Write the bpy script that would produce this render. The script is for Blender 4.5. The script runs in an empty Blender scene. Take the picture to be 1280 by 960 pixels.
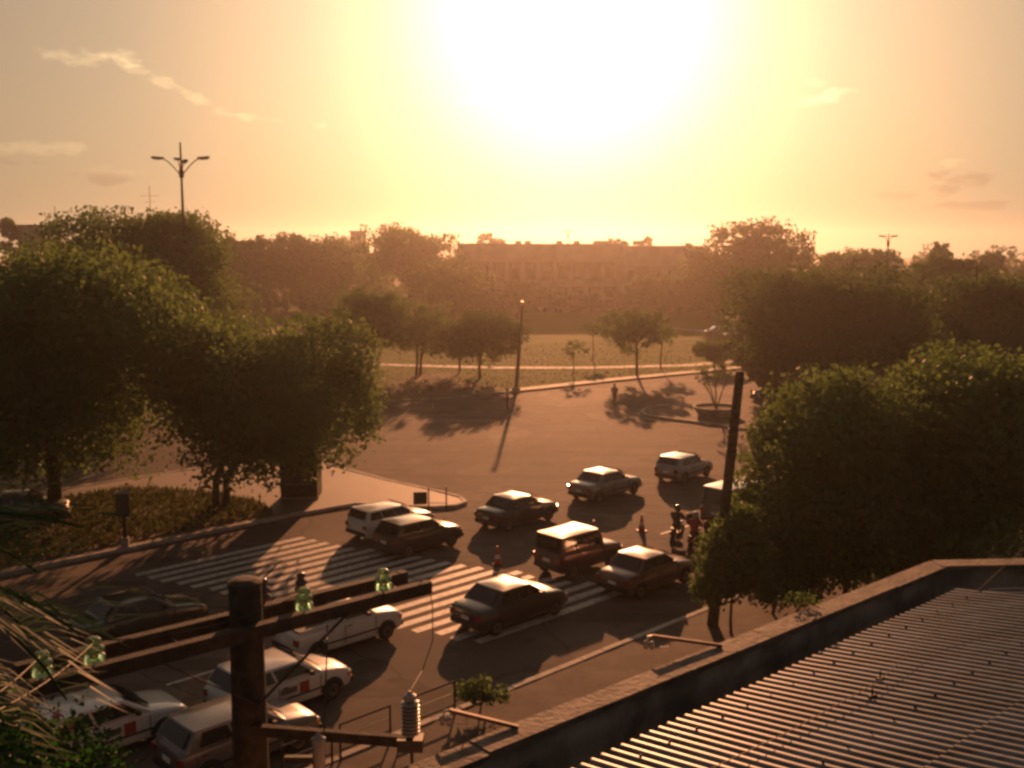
import bpy, bmesh, math, random
import numpy as np
from mathutils import Vector, Matrix
R = math.radians
C = bpy.context.scene.collection
scene = bpy.context.scene

# ------------------------------------------------------------------ camera, sky, sun, exposure
H = 12.8                                     # eye height, a third floor window
F = 1300.0
PITCH = math.atan((480 - 310) / F)
cam_d = bpy.data.cameras.new('camera')
cam = bpy.data.objects.new('camera', cam_d)
C.objects.link(cam)
cam.location = (0, 0, H)
cam.rotation_euler = (R(90) - PITCH, 0, 0)
cam_d.sensor_width = 36
cam_d.lens = 36 * F / 1280
cam_d.clip_start = 0.1
cam_d.clip_end = 6000
scene.camera = cam

SUN_EL, SUN_AZ = R(13.0), R(3.3)             # azimuth clockwise from +Y
SUN = Vector((math.sin(SUN_AZ) * math.cos(SUN_EL), math.cos(SUN_AZ) * math.cos(SUN_EL), math.sin(SUN_EL)))
sun_d = bpy.data.lights.new('sun', 'SUN')
sun_d.energy = 5.0
sun_d.angle = R(0.6)
sun_d.color = (1.0, 0.40, 0.165)
sun = bpy.data.objects.new('sun', sun_d)
C.objects.link(sun)
sun.rotation_euler = SUN.to_track_quat('Z', 'Y').to_euler()
sun.location = (0, 0, 60)

vs = scene.view_settings
vs.view_transform = 'Standard'
vs.look = 'None'
vs.exposure = 0.35
vs.gamma = 1.0
scene.render.engine = 'CYCLES'
cy = scene.cycles
cy.use_denoising = True
cy.max_bounces = 8
cy.diffuse_bounces = 4
cy.glossy_bounces = 3
cy.transmission_bounces = 4
cy.transparent_max_bounces = 6
cy.volume_bounces = 1
cy.filter_width = 2.9                        # a soft lens
cy.sample_clamp_indirect = 8

world = bpy.data.worlds.new('World')
scene.world = world
world.use_nodes = True


class NT:
    """short hand for wiring nodes"""
    def __init__(self, tree):
        self.t = tree
        self.n = tree.nodes
        self.l = tree.links

    def new(self, kind, **kw):
        n = self.n.new(kind)
        for k, v in kw.items():
            setattr(n, k, v)
        return n

    def put(self, sock, val):
        if isinstance(val, bpy.types.NodeSocket):
            self.l.new(val, sock)
        else:
            sock.default_value = val

    def math(self, op, a, b=None, c=None, clamp=False):
        n = self.new('ShaderNodeMath', operation=op)
        n.use_clamp = clamp
        self.put(n.inputs[0], a)
        if b is not None:
            self.put(n.inputs[1], b)
        if c is not None:
            self.put(n.inputs[2], c)
        return n.outputs[0]

    def mix(self, fac, a, b, mode='MIX'):
        n = self.new('ShaderNodeMix', data_type='RGBA', blend_type=mode)
        self.put(n.inputs[0], fac)
        self.put(n.inputs[6], a)
        self.put(n.inputs[7], b)
        return n.outputs[2]

    def noise(self, vec, scale, detail=4, rough=0.55):
        n = self.new('ShaderNodeTexNoise')
        if vec is not None:
            self.l.new(vec, n.inputs['Vector'])
        n.inputs['Scale'].default_value = scale
        n.inputs['Detail'].default_value = detail
        n.inputs['Roughness'].default_value = rough
        return n.outputs[0]

    def ramp(self, fac, stops):
        n = self.new('ShaderNodeValToRGB')
        self.put(n.inputs[0], fac)
        e = n.color_ramp.elements
        while len(e) < len(stops):
            e.new(0.5)
        for el, (p, c) in zip(e, stops):
            el.position = p
            el.color = c if len(c) == 4 else (*c, 1)
        return n.outputs[0]

    def maprange(self, v, a, b, c=0.0, d=1.0):
        n = self.new('ShaderNodeMapRange', interpolation_type='SMOOTHSTEP')
        self.put(n.inputs[0], v)
        for i, x in enumerate((a, b, c, d)):
            n.inputs[i + 1].default_value = x
        return n.outputs[0]


def build_sky():
    w = NT(world.node_tree)
    w.n.clear()
    out = w.new('ShaderNodeOutputWorld')
    bg = w.new('ShaderNodeBackground')
    bg.inputs['Strength'].default_value = 0.05
    w.l.new(bg.outputs[0], out.inputs[0])
    sky = w.new('ShaderNodeTexSky', sky_type='NISHITA')
    sky.sun_disc = False
    sky.sun_elevation = SUN_EL
    sky.sun_rotation = SUN_AZ
    sky.altitude = 0
    sky.air_density = 1.0
    sky.dust_density = 6.0
    sky.ozone_density = 1.0
    col = w.mix(1.0, sky.outputs[0], (0.236, 0.19, 0.157, 1), 'MULTIPLY')
    geo = w.new('ShaderNodeTexCoord')
    d = geo.outputs['Generated']
    dot = w.new('ShaderNodeVectorMath', operation='DOT_PRODUCT')
    w.l.new(d, dot.inputs[0])
    dot.inputs[1].default_value = SUN
    ang = w.math('ARCCOSINE', w.math('MINIMUM', dot.outputs['Value'], 1.0))
    # the bright hazy aureole round the sun
    t = w.math('DIVIDE', ang, math.pi)
    aur = w.ramp(t, [(d_ / 180, c_) for d_, c_ in ((0, (1.3, 1.25, 1.15)), (3, (1.15, 1.1, 1.0)), (5.6, (.9, .85, .72)), (7.6, (.66, .62, .50)), (10, (.46, .43, .30)),
                                                    (14, (.40, .30, .22)), (18, (.35, .265, .175)), (23, (.26, .215, .155)), (30, (.25, .19, .135)), (48, (.11, .085, .07)), (90, (.06, .054, .05)), (180, (.05, .046, .044)))])
    sep = w.new('ShaderNodeSeparateXYZ')
    w.l.new(d, sep.inputs[0])
    low = w.math('EXPONENT', w.math('MULTIPLY', w.math('MAXIMUM', sep.outputs[2], 0.0), -11.0))
    aur = w.mix(low, aur, w.mix(1.0, aur, HORIZON, 'ADD'))
    sc = w.new('ShaderNodeVectorMath', operation='SCALE')
    w.l.new(aur, sc.inputs[0])
    sc.inputs['Scale'].default_value = AUREOLE
    col = w.mix(1.0, col, sc.outputs[0], 'ADD')
    # thin cloud scraps
    az = w.math('ARCTAN2', sep.outputs[0], sep.outputs[1])
    el = w.math('ARCSINE', sep.outputs[2])
    cmb = w.new('ShaderNodeCombineXYZ')
    w.l.new(az, cmb.inputs[0])
    w.l.new(w.math('MULTIPLY', el, 2.2), cmb.inputs[1])
    nz = w.noise(cmb.outputs[0], 34, 6, 0.6)
    for (px, py, sx, sy, tilt, dark, amt) in CLOUDS:
        a0 = math.atan((px - 640) / F)
        e0 = math.atan((310 - py) / F)
        da = w.math('SUBTRACT', az, a0)
        de = w.math('SUBTRACT', w.math('SUBTRACT', el, e0), w.math('MULTIPLY', da, tilt))
        q = w.math('ADD', w.math('POWER', w.math('ABSOLUTE', w.math('DIVIDE', da, sx / F)), 2.0),
                   w.math('POWER', w.math('ABSOLUTE', w.math('DIVIDE', de, sy / F)), 2.0))
        v = w.math('SUBTRACT', w.math('ADD', w.math('MULTIPLY', nz, 2.4), -0.75), w.math('MULTIPLY', q, 0.55))
        m = w.math('MULTIPLY', w.maprange(v, 0.05, 0.6), amt)
        tint = (0.83, 0.78, 0.80, 1) if dark else (1.42, 1.42, 1.30, 1)
        col = w.mix(m, col, w.mix(1.0, col, tint, 'MULTIPLY'))
    w.l.new(col, bg.inputs['Color'])


AUREOLE = 15.7
HORIZON = (0.165, 0.130, 0.048, 1)
CLOUDS = [(120, 95, 95, 13, -0.0, False, .9), (235, 128, 110, 9, -0.42, False, .75), (320, 156, 60, 5, -0.1, False, .4),
          (50, 203, 70, 14, 0.1, False, .55), (40, 212, 50, 10, 0, True, .8), (135, 230, 40, 11, 0, True, .9), (150, 222, 50, 9, 0, False, .3),
          (1022, 136, 46, 13, 0.15, False, 1), (1180, 236, 46, 24, 0.0, True, 1), (1178, 216, 26, 7, 0, False, .5), (1215, 262, 80, 7, 0, True, .9), (1120, 250, 40, 7, 0, True, .6), (1010, 118, 14, 7, 0, False, .3),
          (605, 133, 35, 5, 0, False, .5), (408, 162, 14, 7, 0, False, .4)]
build_sky()

# ------------------------------------------------------------------ placing helpers: a line of sight of the photograph met with the ground
def ray(x, y):
    dx, dy = (x - 640) / F, -(y - 480) / F
    c, s = math.cos(PITCH), math.sin(PITCH)
    return Vector((dx, c + dy * s, -s + dy * c))


def G(x, y, z=0.0):
    d = ray(x, y)
    t = (z - H) / d.z
    return Vector((d.x * t, d.y * t, z))


def A(x, y, Y):
    d = ray(x, y)
    t = Y / d.y
    return Vector((d.x * t, Y, H + d.z * t))


ST = R(44)                                   # the street runs this way
U = Vector((math.cos(ST), math.sin(ST), 0))
N = Vector((-U.y, U.x, 0))
ORG = G(697, 840)


def S(s, n, z=0.0):
    p = ORG + U * s + N * n
    return Vector((p.x, p.y, z))


# ------------------------------------------------------------------ materials
MATS = {}


def mat(name, col, rough=0.7, metal=0.0, var=0.25, scale=3.0, spec=0.5, bump=0.0, bscale=40.0, coat=0.0, trans=0.0, col2=None, fac=(0.35, 0.65)):
    if name in MATS:
        return MATS[name]
    m = bpy.data.materials.new(name)
    m.use_nodes = True
    w = NT(m.node_tree)
    b = w.n['Principled BSDF']
    tc = w.new('ShaderNodeTexCoord')
    nz = w.noise(tc.outputs['Object'], scale, 5)
    c2 = col2 or tuple(c * (1 - var) for c in col)
    c1 = col if col2 else tuple(min(1, c * (1 + var * 0.5)) for c in col)
    mx = w.mix(w.maprange(nz, *fac), (*c2, 1), (*c1, 1))
    w.l.new(mx, b.inputs['Base Color'])
    b.inputs['Roughness'].default_value = rough
    b.inputs['Metallic'].default_value = metal
    b.inputs['Specular IOR Level'].default_value = spec
    b.inputs['Coat Weight'].default_value = coat
    b.inputs['Coat Roughness'].default_value = 0.03
    b.inputs['Transmission Weight'].default_value = trans
    if bump:
        bp = w.new('ShaderNodeBump')
        bp.inputs['Strength'].default_value = bump
        bp.inputs['Distance'].default_value = 0.03
        w.l.new(w.noise(tc.outputs['Object'], bscale, 4), bp.inputs['Height'])
        w.l.new(bp.outputs[0], b.inputs['Normal'])
    MATS[name] = m
    return m


def leaf_mat(name, c1, c2, tcol, tr=0.35, gl=0.04):
    m = bpy.data.materials.new(name)
    m.use_nodes = True
    w = NT(m.node_tree)
    w.n.clear()
    out = w.new('ShaderNodeOutputMaterial')
    tc = w.new('ShaderNodeTexCoord')
    f = w.maprange(w.noise(tc.outputs['Object'], 0.9, 5, 0.7), 0.35, 0.65)
    col = w.mix(f, (*c1, 1), (*c2, 1))
    d = w.new('ShaderNodeBsdfDiffuse')
    w.l.new(col, d.inputs[0])
    t = w.new('ShaderNodeBsdfTranslucent')
    t.inputs[0].default_value = (*tcol, 1)
    g = w.new('ShaderNodeBsdfGlossy')
    g.inputs['Roughness'].default_value = 0.45
    g.inputs[0].default_value = (0.6, 0.6, 0.6, 1)
    m1 = w.new('ShaderNodeMixShader')
    m1.inputs[0].default_value = tr
    w.l.new(d.outputs[0], m1.inputs[1])
    w.l.new(t.outputs[0], m1.inputs[2])
    m2 = w.new('ShaderNodeMixShader')
    m2.inputs[0].default_value = gl
    w.l.new(m1.outputs[0], m2.inputs[1])
    w.l.new(g.outputs[0], m2.inputs[2])
    w.l.new(m2.outputs[0], out.inputs[0])
    return m


M_leaf = leaf_mat('leaf_green', (0.075, 0.12, 0.045), (0.10, 0.155, 0.055), (0.18, 0.30, 0.08))
M_leaf2 = leaf_mat('leaf_olive', (0.08, 0.12, 0.046), (0.115, 0.155, 0.058), (0.20, 0.30, 0.08))
M_leafdark = leaf_mat('leaf_dark', (0.065, 0.10, 0.04), (0.09, 0.13, 0.05), (0.14, 0.22, 0.06), 0.3)
M_frond = leaf_mat('frond_green', (0.016, 0.046, 0.010), (0.026, 0.065, 0.014), (0.045, 0.15, 0.02), 0.35, 0.035)
M_grassb = leaf_mat('grass_blade', (0.05, 0.07, 0.02), (0.08, 0.075, 0.028), (0.12, 0.13, 0.03), 0.25)
M_bark = mat('bark', (0.09, 0.065, 0.045), 0.9, var=0.4, scale=6, bump=0.6, bscale=12)
M_conc = mat('concrete', (0.30, 0.27, 0.23), 0.85, var=0.3, scale=1.5, bump=0.3)
M_kerb = mat('kerb_stone', (0.42, 0.38, 0.33), 0.8, var=0.35, scale=1.2, bump=0.3)
M_pave = mat('pavement_slabs', (0.24, 0.19, 0.15), 0.75, var=0.35, scale=0.7, bump=0.3)
M_paint_w = mat('road_paint', (0.46, 0.43, 0.385), 0.65, var=0.45, scale=4, fac=(0.3, 0.55))
M_steel = mat('galvanised_steel', (0.45, 0.43, 0.40), 0.4, 0.8, var=0.2)
M_dark = mat('dark_metal', (0.05, 0.045, 0.04), 0.5, 0.5, var=0.3)
M_black = mat('black_plastic', (0.018, 0.018, 0.018), 0.55, var=0.2)
M_tyre = mat('tyre_rubber', (0.02, 0.019, 0.018), 0.85, var=0.2)
M_rim = mat('wheel_rim', (0.12, 0.12, 0.12), 0.4, 0.6, var=0.2)
M_glass = mat('car_glass', (0.015, 0.017, 0.018), 0.06, var=0.1, spec=0.6)
M_lampred = mat('tail_lens', (0.22, 0.014, 0.01), 0.2, var=0.1, coat=0.5)
M_lampwhite = mat('head_lens', (0.75, 0.75, 0.72), 0.1, var=0.05, coat=0.6)
M_lampor = mat('indicator_lens', (0.6, 0.2, 0.02), 0.2, var=0.05)
M_red = mat('red_paint', (0.5, 0.03, 0.03), 0.4, var=0.1)
M_white = mat('white_plastic', (0.75, 0.74, 0.7), 0.5, var=0.1)
M_wood = mat('weathered_wood', (0.045, 0.034, 0.025), 0.85, var=0.45, scale=8, bump=0.5)
M_ceram = mat('grey_ceramic', (0.30, 0.26, 0.24), 0.16, var=0.15, coat=0.6)
M_brown = mat('brown_ceramic', (0.10, 0.045, 0.03), 0.18, var=0.15, coat=0.6)
M_wire = mat('black_wire', (0.03, 0.028, 0.026), 0.6, var=0.1)
M_wall = mat('cream_wall', (0.50, 0.42, 0.36), 0.85, var=0.2, scale=0.4)
M_wall2 = mat('grey_wall', (0.36, 0.32, 0.30), 0.85, var=0.2, scale=0.4)
M_win = mat('window_glass', (0.04, 0.04, 0.045), 0.15, var=0.2)
M_par = mat('old_plaster', (0.30, 0.25, 0.21), 0.9, var=0.5, scale=1.6, bump=0.4, bscale=20)
M_cop = mat('worn_coping', (0.15, 0.115, 0.09), 0.8, var=0.5, scale=3, bump=0.6, bscale=14)
M_sheet = mat('fibre_cement_sheet', (0.15, 0.175, 0.20), 0.4, 0.0, var=0.3, scale=1.3, spec=0.35)


def weather_sheet():
    w = NT(M_sheet.node_tree)
    b = w.n['Principled BSDF']
    src = b.inputs['Base Color'].links[0].from_socket
    tc = w.new('ShaderNodeTexCoord')
    mp = w.new('ShaderNodeMapping')
    mp.inputs['Rotation'].default_value = (0, 0, R(49))
    mp.inputs['Scale'].default_value = (0.35, 5.0, 1)
    w.l.new(tc.outputs['Object'], mp.inputs['Vector'])
    streak = w.noise(mp.outputs[0], 1.0, 5, .65)
    c = w.mix(w.math('MULTIPLY', w.maprange(streak, .46, .64), .75), src, (0.06, 0.052, 0.045, 1))
    rust = w.noise(tc.outputs['Object'], 1.1, 6, .7)
    c = w.mix(w.math('MULTIPLY', w.maprange(rust, .56, .68), .7), c, (0.10, 0.08, 0.065, 1))
    lich = w.noise(tc.outputs['Object'], 9, 4, .6)
    c = w.mix(w.math('MULTIPLY', w.maprange(lich, .62, .68), .6), c, (0.25, 0.235, 0.20, 1))
    w.l.new(c, b.inputs['Base Color'])


weather_sheet()
M_gutter = mat('gutter_floor', (0.11, 0.095, 0.085), 0.9, var=0.4)
M_skin = mat('skin', (0.30, 0.17, 0.11), 0.6, var=0.1)
M_hair = mat('hair', (0.02, 0.016, 0.014), 0.6, var=0.2)
M_flower = mat('red_petal', (0.55, 0.06, 0.02), 0.6, var=0.2)


def glass_mat():
    m = bpy.data.materials.new('green_glass')
    m.use_nodes = True
    w = NT(m.node_tree)
    b = w.n['Principled BSDF']
    tc = w.new('ShaderNodeTexCoord')
    w.l.new(w.mix(w.noise(tc.outputs['Object'], 9), (0.50, 0.74, 0.34, 1), (0.66, 0.86, 0.48, 1)), b.inputs['Base Color'])
    b.inputs['Roughness'].default_value = 0.04
    b.inputs['Transmission Weight'].default_value = 0.92
    b.inputs['IOR'].default_value = 1.5
    return m


M_glassgreen = glass_mat()
M_rust = mat('rusty_steel', (.16, .10, .07), .6, .3, var=.4, scale=9)


def ground_mat(name, kind):
    m = bpy.data.materials.new(name)
    m.use_nodes = True
    w = NT(m.node_tree)
    b = w.n['Principled BSDF']
    geo = w.new('ShaderNodeNewGeometry')
    P = geo.outputs['Position']
    big = w.noise(P, 0.09, 6, 0.6)
    mid = w.noise(P, 0.7, 6, 0.65)
    fine = w.noise(P, 18, 4, 0.7)
    if kind == 'asphalt':
        c = w.mix(w.maprange(big, 0.38, 0.62), (0.098, 0.078, 0.066, 1), (0.145, 0.116, 0.094, 1))
        c = w.mix(w.math('MULTIPLY', w.maprange(mid, 0.45, 0.7), 0.5), c, (0.075, 0.064, 0.055, 1))
        c = w.mix(w.math('MULTIPLY', w.maprange(fine, 0.4, 0.7), 0.4), c, (0.16, 0.14, 0.12, 1))
        rot = w.new('ShaderNodeMapping')
        rot.inputs['Rotation'].default_value = (0, 0, -R(44))
        rot.inputs['Scale'].default_value = (0.05, 0.62, 1)
        w.l.new(P, rot.inputs['Vector'])
        trk = w.noise(rot.outputs[0], 1.0, 5, 0.6)
        c = w.mix(w.math('MULTIPLY', w.maprange(trk, 0.47, 0.62), 0.8), c, (0.075, 0.06, 0.05, 1))
        spot = w.noise(P, 0.33, 3, 0.5)
        c = w.mix(w.math('MULTIPLY', w.maprange(spot, 0.57, 0.63), 0.65), c, (0.06, 0.05, 0.042, 1))
        c = w.mix(w.math('MULTIPLY', w.maprange(spot, 0.40, 0.36), 0.45), c, (0.20, 0.165, 0.135, 1))
        vor = w.new('ShaderNodeTexVoronoi', feature='DISTANCE_TO_EDGE')
        vor.inputs['Scale'].default_value = 0.16
        wob = w.new('ShaderNodeVectorMath', operation='ADD')
        w.l.new(P, wob.inputs[0])
        nn = w.new('ShaderNodeTexNoise')
        w.l.new(P, nn.inputs['Vector'])
        nn.inputs['Scale'].default_value = 0.8
        w.l.new(nn.outputs[1], wob.inputs[1])
        w.l.new(wob.outputs[0], vor.inputs['Vector'])
        crack = w.math('LESS_THAN', vor.outputs[0], 0.012)
        c = w.mix(w.math('MULTIPLY', crack, 0.35), c, (0.03, 0.026, 0.022, 1))
        b.inputs['Roughness'].default_value = 0.85
        b.inputs['Specular IOR Level'].default_value = 0.085
        h = w.math('ADD', w.math('MULTIPLY', fine, 0.7), w.math('MULTIPLY', mid, 1.5))
        st, dist = 0.35, 0.02
    elif kind == 'grass':
        c = w.mix(w.maprange(big, 0.36, 0.64), (0.08, 0.135, 0.010, 1), (0.125, 0.155, 0.014, 1))
        c = w.mix(w.math('MULTIPLY', w.maprange(mid, 0.5, 0.7), 0.6), c, (0.12, 0.115, 0.025, 1))
        b.inputs['Roughness'].default_value = 0.95
        b.inputs['Specular IOR Level'].default_value = 0.15
        h = w.math('ADD', mid, w.math('MULTIPLY', fine, 0.6))
        st, dist = 0.9, 0.25
    elif kind == 'soil':
        c = w.mix(w.maprange(mid, 0.4, 0.65), (0.12, 0.075, 0.045, 1), (0.10, 0.10, 0.035, 1))
        b.inputs['Roughness'].default_value = 0.95
        h = w.math('ADD', mid, fine)
        st, dist = 0.6, 0.1
    elif kind == 'walk':
        c = w.mix(w.maprange(mid, 0.4, 0.62), (0.085, 0.066, 0.052, 1), (0.135, 0.105, 0.082, 1))
        c = w.mix(w.math('MULTIPLY', w.maprange(w.noise(P, 2.3, 6, .7), 0.5, 0.7), 0.6), c, (0.06, 0.047, 0.037, 1))
        c = w.mix(w.math('MULTIPLY', w.maprange(fine, 0.5, 0.7), 0.35), c, (0.17, 0.14, 0.11, 1))
        b.inputs['Roughness'].default_value = 0.85
        b.inputs['Specular IOR Level'].default_value = 0.15
        h = w.math('ADD', w.math('MULTIPLY', fine, 0.6), mid)
        st, dist = 0.4, 0.03
    else:
        c = w.mix(w.maprange(big, 0.4, 0.6), (0.17, 0.13, 0.10, 1), (0.23, 0.18, 0.14, 1))
        c = w.mix(w.math('MULTIPLY', w.maprange(mid, 0.45, 0.7), 0.5), c, (0.15, 0.115, 0.09, 1))
        b.inputs['Roughness'].default_value = 0.7
        h = w.math('ADD', w.math('MULTIPLY', fine, 0.4), mid)
        st, dist = 0.3, 0.02
    w.l.new(c, b.inputs['Base Color'])
    bp = w.new('ShaderNodeBump')
    bp.inputs['Strength'].default_value = st
    bp.inputs['Distance'].default_value = dist
    w.l.new(h, bp.inputs['Height'])
    w.l.new(bp.outputs[0], b.inputs['Normal'])
    return m


M_asph = ground_mat('asphalt', 'asphalt')
M_walk = ground_mat('near_paving', 'walk')
M_grass = ground_mat('park_grass', 'grass')
M_soil = ground_mat('bare_soil', 'soil')
M_flag = ground_mat('trodden_paving', 'paving')

# ------------------------------------------------------------------ mesh helpers
class MB:
    def __init__(self):
        self.v, self.f, self.mi, self.cur = [], [], [], 0

    def add(self, vs, fs):
        o = len(self.v)
        self.v += [tuple(v) for v in vs]
        for f in fs:
            self.f.append([i + o for i in f])
            self.mi.append(self.cur)
        return self

    def box(self, c, s, rz=0.0, M=None):
        x, y, z = s[0] / 2, s[1] / 2, s[2] / 2
        vs = [Vector(p) for p in ((-x, -y, -z), (x, -y, -z), (x, y, -z), (-x, y, -z), (-x, -y, z), (x, -y, z), (x, y, z), (-x, y, z))]
        rot = M or Matrix.Rotation(rz, 3, 'Z')
        return self.add([rot @ v + Vector(c) for v in vs], [(3, 2, 1, 0), (4, 5, 6, 7), (0, 1, 5, 4), (1, 2, 6, 5), (2, 3, 7, 6), (3, 0, 4, 7)])

    def beam(self, a, b, w, h):
        """box from a to b, width w, height h"""
        a, b = Vector(a), Vector(b)
        x = (b - a).normalized()
        y = Vector((0, 0, 1)).cross(x)
        y = y.normalized() if y.length > 1e-4 else Vector((0, 1, 0))
        z = x.cross(y)
        M = Matrix((x, y, z)).transposed()
        return self.box((a + b) / 2, ((b - a).length, w, h), M=M)

    def prism(self, poly, z0, z1):
        n = len(poly)
        vs = [(p[0], p[1], z0) for p in poly] + [(p[0], p[1], z1) for p in poly]
        fs = [tuple(range(n - 1, -1, -1)), tuple(range(n, 2 * n))] + [(i, (i + 1) % n, n + (i + 1) % n, n + i) for i in range(n)]
        return self.add(vs, fs)

    def tube(self, pts, rad, seg=8, cap=True):
        pts = [Vector(p) for p in pts]
        if not hasattr(rad, '__len__'):
            rad = [rad] * len(pts)
        vs, fs = [], []
        up = None
        for i, p in enumerate(pts):
            t = (pts[min(i + 1, len(pts) - 1)] - pts[max(i - 1, 0)]).normalized()
            if up is None:
                up = Vector((0, 0, 1)) if abs(t.z) < 0.9 else Vector((1, 0, 0))
            a = up.cross(t).normalized()
            b = t.cross(a).normalized()
            up = b
            for k in range(seg):
                an = 2 * math.pi * k / seg
                vs.append(p + (a * math.cos(an) + b * math.sin(an)) * rad[i])
        for i in range(len(pts) - 1):
            for k in range(seg):
                k2 = (k + 1) % seg
                fs.append((i * seg + k, i * seg + k2, (i + 1) * seg + k2, (i + 1) * seg + k))
        if cap:
            fs.append(tuple(range(seg - 1, -1, -1)))
            fs.append(tuple(range((len(pts) - 1) * seg, len(pts) * seg)))
        return self.add(vs, fs)

    def lathe(self, prof, seg=16, loc=(0, 0, 0), axis='Z'):
        vs, fs = [], []
        for r, z in prof:
            for k in range(seg):
                an = 2 * math.pi * k / seg
                p = (r * math.cos(an), r * math.sin(an), z)
                if axis == 'Y':
                    p = (p[0], p[2], p[1])
                vs.append(Vector(p) + Vector(loc))
        n = len(prof)
        for i in range(n - 1):
            for k in range(seg):
                k2 = (k + 1) % seg
                q = (i * seg + k, i * seg + k2, (i + 1) * seg + k2, (i + 1) * seg + k)
                fs.append(q if axis == 'Z' else q[::-1])
        a, b = tuple(range(seg - 1, -1, -1)), tuple(range((n - 1) * seg, n * seg))
        fs += [a, b] if axis == 'Z' else [a[::-1], b[::-1]]
        return self.add(vs, fs)

    def quadslab(self, q, d):
        """four corners, thickened by d along their normal"""
        q = [Vector(p) for p in q]
        nrm = (q[1] - q[0]).cross(q[3] - q[0]).normalized() * d
        return self.add(q + [p + nrm for p in q], [(3, 2, 1, 0), (4, 5, 6, 7), (0, 1, 5, 4), (1, 2, 6, 5), (2, 3, 7, 6), (3, 0, 4, 7)])

    def mesh(self, name, mats, smooth=0.0):
        me = bpy.data.meshes.new(name)
        me.from_pydata(self.v, [], self.f)
        for m in (mats if isinstance(mats, (list, tuple)) else [mats]):
            me.materials.append(m)
        if self.cur:
            me.polygons.foreach_set('material_index', self.mi)
        if smooth:
            me.polygons.foreach_set('use_smooth', [True] * len(me.polygons))
            me.set_sharp_from_angle(angle=R(smooth))
        me.update()
        return me

    def build(self, name, mats, parent=None, smooth=0.0):
        o = bpy.data.objects.new(name, self.mesh(name, mats, smooth))
        C.objects.link(o)
        o.parent = parent
        return o


def tag(o, label=None, cat=None, group=None, kind=None):
    for k, v in (('label', label), ('category', cat), ('group', group), ('kind', kind)):
        if v:
            o[k] = v
    return o


def empty(name, loc, rz=0.0, label=None, cat=None, group=None):
    o = bpy.data.objects.new(name, None)
    C.objects.link(o)
    o.location = loc
    o.rotation_euler = (0, 0, rz)
    o.empty_display_size = 0.3
    return tag(o, label, cat, group)


def copy_tree(o, parent=None):
    c = o.copy()
    C.objects.link(c)
    c.parent = parent
    for ch in list(o.children):
        copy_tree(ch, c)
    return c


# ------------------------------------------------------------------ ground
tag(MB().prism([(-690, -30), (690, -30), (690, 1380), (-690, 1380)], -0.6, 0.0).build('ground', M_soil), kind='structure')

asph = MB()
far_line = [G(1500, 452), G(925, 462), G(860, 468), G(670, 488), G(640, 493), G(560, 500), G(460, 506), G(280, 520), G(0, 545), G(-300, 575)]
near_pts = [S(-60, 0), S(60, 0)]
asph.prism([near_pts[0], near_pts[1]] + far_line, -0.3, 0.006)
road = tag(asph.build('road', M_asph), kind='structure')

# zebra crossing: bars along the street, the crossing itself runs slightly skewed
for k in range(21):
    n0 = 3.3 + 0.73 * k
    s0 = 0.9 - 0.34 * n0 + random.Random(k).uniform(-.12, .12)
    s1 = s0 + 7.6 + random.Random(k + 50).uniform(-.15, .15)
    q = [S(s0, n0), S(s1, n0 - 0.02), S(s1, n0 + 0.35), S(s0, n0 + 0.37)]
    MB().prism(q, 0.007, 0.0105).build('crossing_stripe', M_paint_w, road)
for s0 in (9.5, 14.5, 19.5, 24.5, 29.5, -9, -14, -19):
    for n0 in (7.3, 11.4) if s0 < 0 else (7.3,):
        MB().prism([S(s0, n0), S(s0 + 2.2, n0), S(s0 + 2.2, n0 + .12), S(s0, n0 + .12)], 0.007, 0.0105).build('lane_dash', M_paint_w, road)
M_worn = mat('worn_asphalt', (.165, .135, .108), .85, var=.3, scale=.6, spec=.1)
# worn pale patches of the road
for pts in ([(618, 556), (655, 549), (668, 541), (640, 533), (610, 545)], [(730, 517), (770, 512), (803, 516), (815, 525), (785, 530), (740, 525)],
            [(675, 491), (765, 485), (760, 503), (700, 510), (670, 502)]):
    MB().prism([G(*p) for p in pts], 0.006, 0.010).build('worn_patch', M_worn, road)


def kerbed(name, poly, top, z=0.14, kw=0.18):
    """a raised pavement with a kerb of stones round it"""
    p = tag(MB().prism(poly, -0.2, z).build(name, top), kind='structure')
    n = len(poly)
    cx = sum((Vector((q[0], q[1], 0)) for q in poly), Vector()) / n
    area = sum(poly[i][0] * poly[(i + 1) % n][1] - poly[(i + 1) % n][0] * poly[i][1] for i in range(n))
    sg = 1 if area > 0 else -1
    mb = MB()
    for i in range(n):
        a, b = Vector((poly[i][0], poly[i][1], 0)), Vector((poly[(i + 1) % n][0], poly[(i + 1) % n][1], 0))
        d = (b - a)
        if d.length < 0.05:
            continue
        d.normalize()
        nr = Vector((d.y, -d.x, 0)) * sg
        L = (b - a).length
        m = max(1, int(L / 1.0))
        for k in range(m):
            e = 0.012 if L > 2 else 0.0
            q0, q1 = a + d * (L * k / m + e), a + d * (L * (k + 1) / m - e)
            j = random.Random(i * 97 + k).uniform(-.008, .012)
            q = [q0 + nr * 0.03, q1 + nr * 0.03, q1 - nr * kw, q0 - nr * kw]
            if sg < 0:
                q = q[::-1]
            mb.prism(q, -0.1, z + 0.025 + j)
    k = mb.build('kerb', M_kerb, p)
    k['kind'] = 'stuff'
    return p


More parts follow.
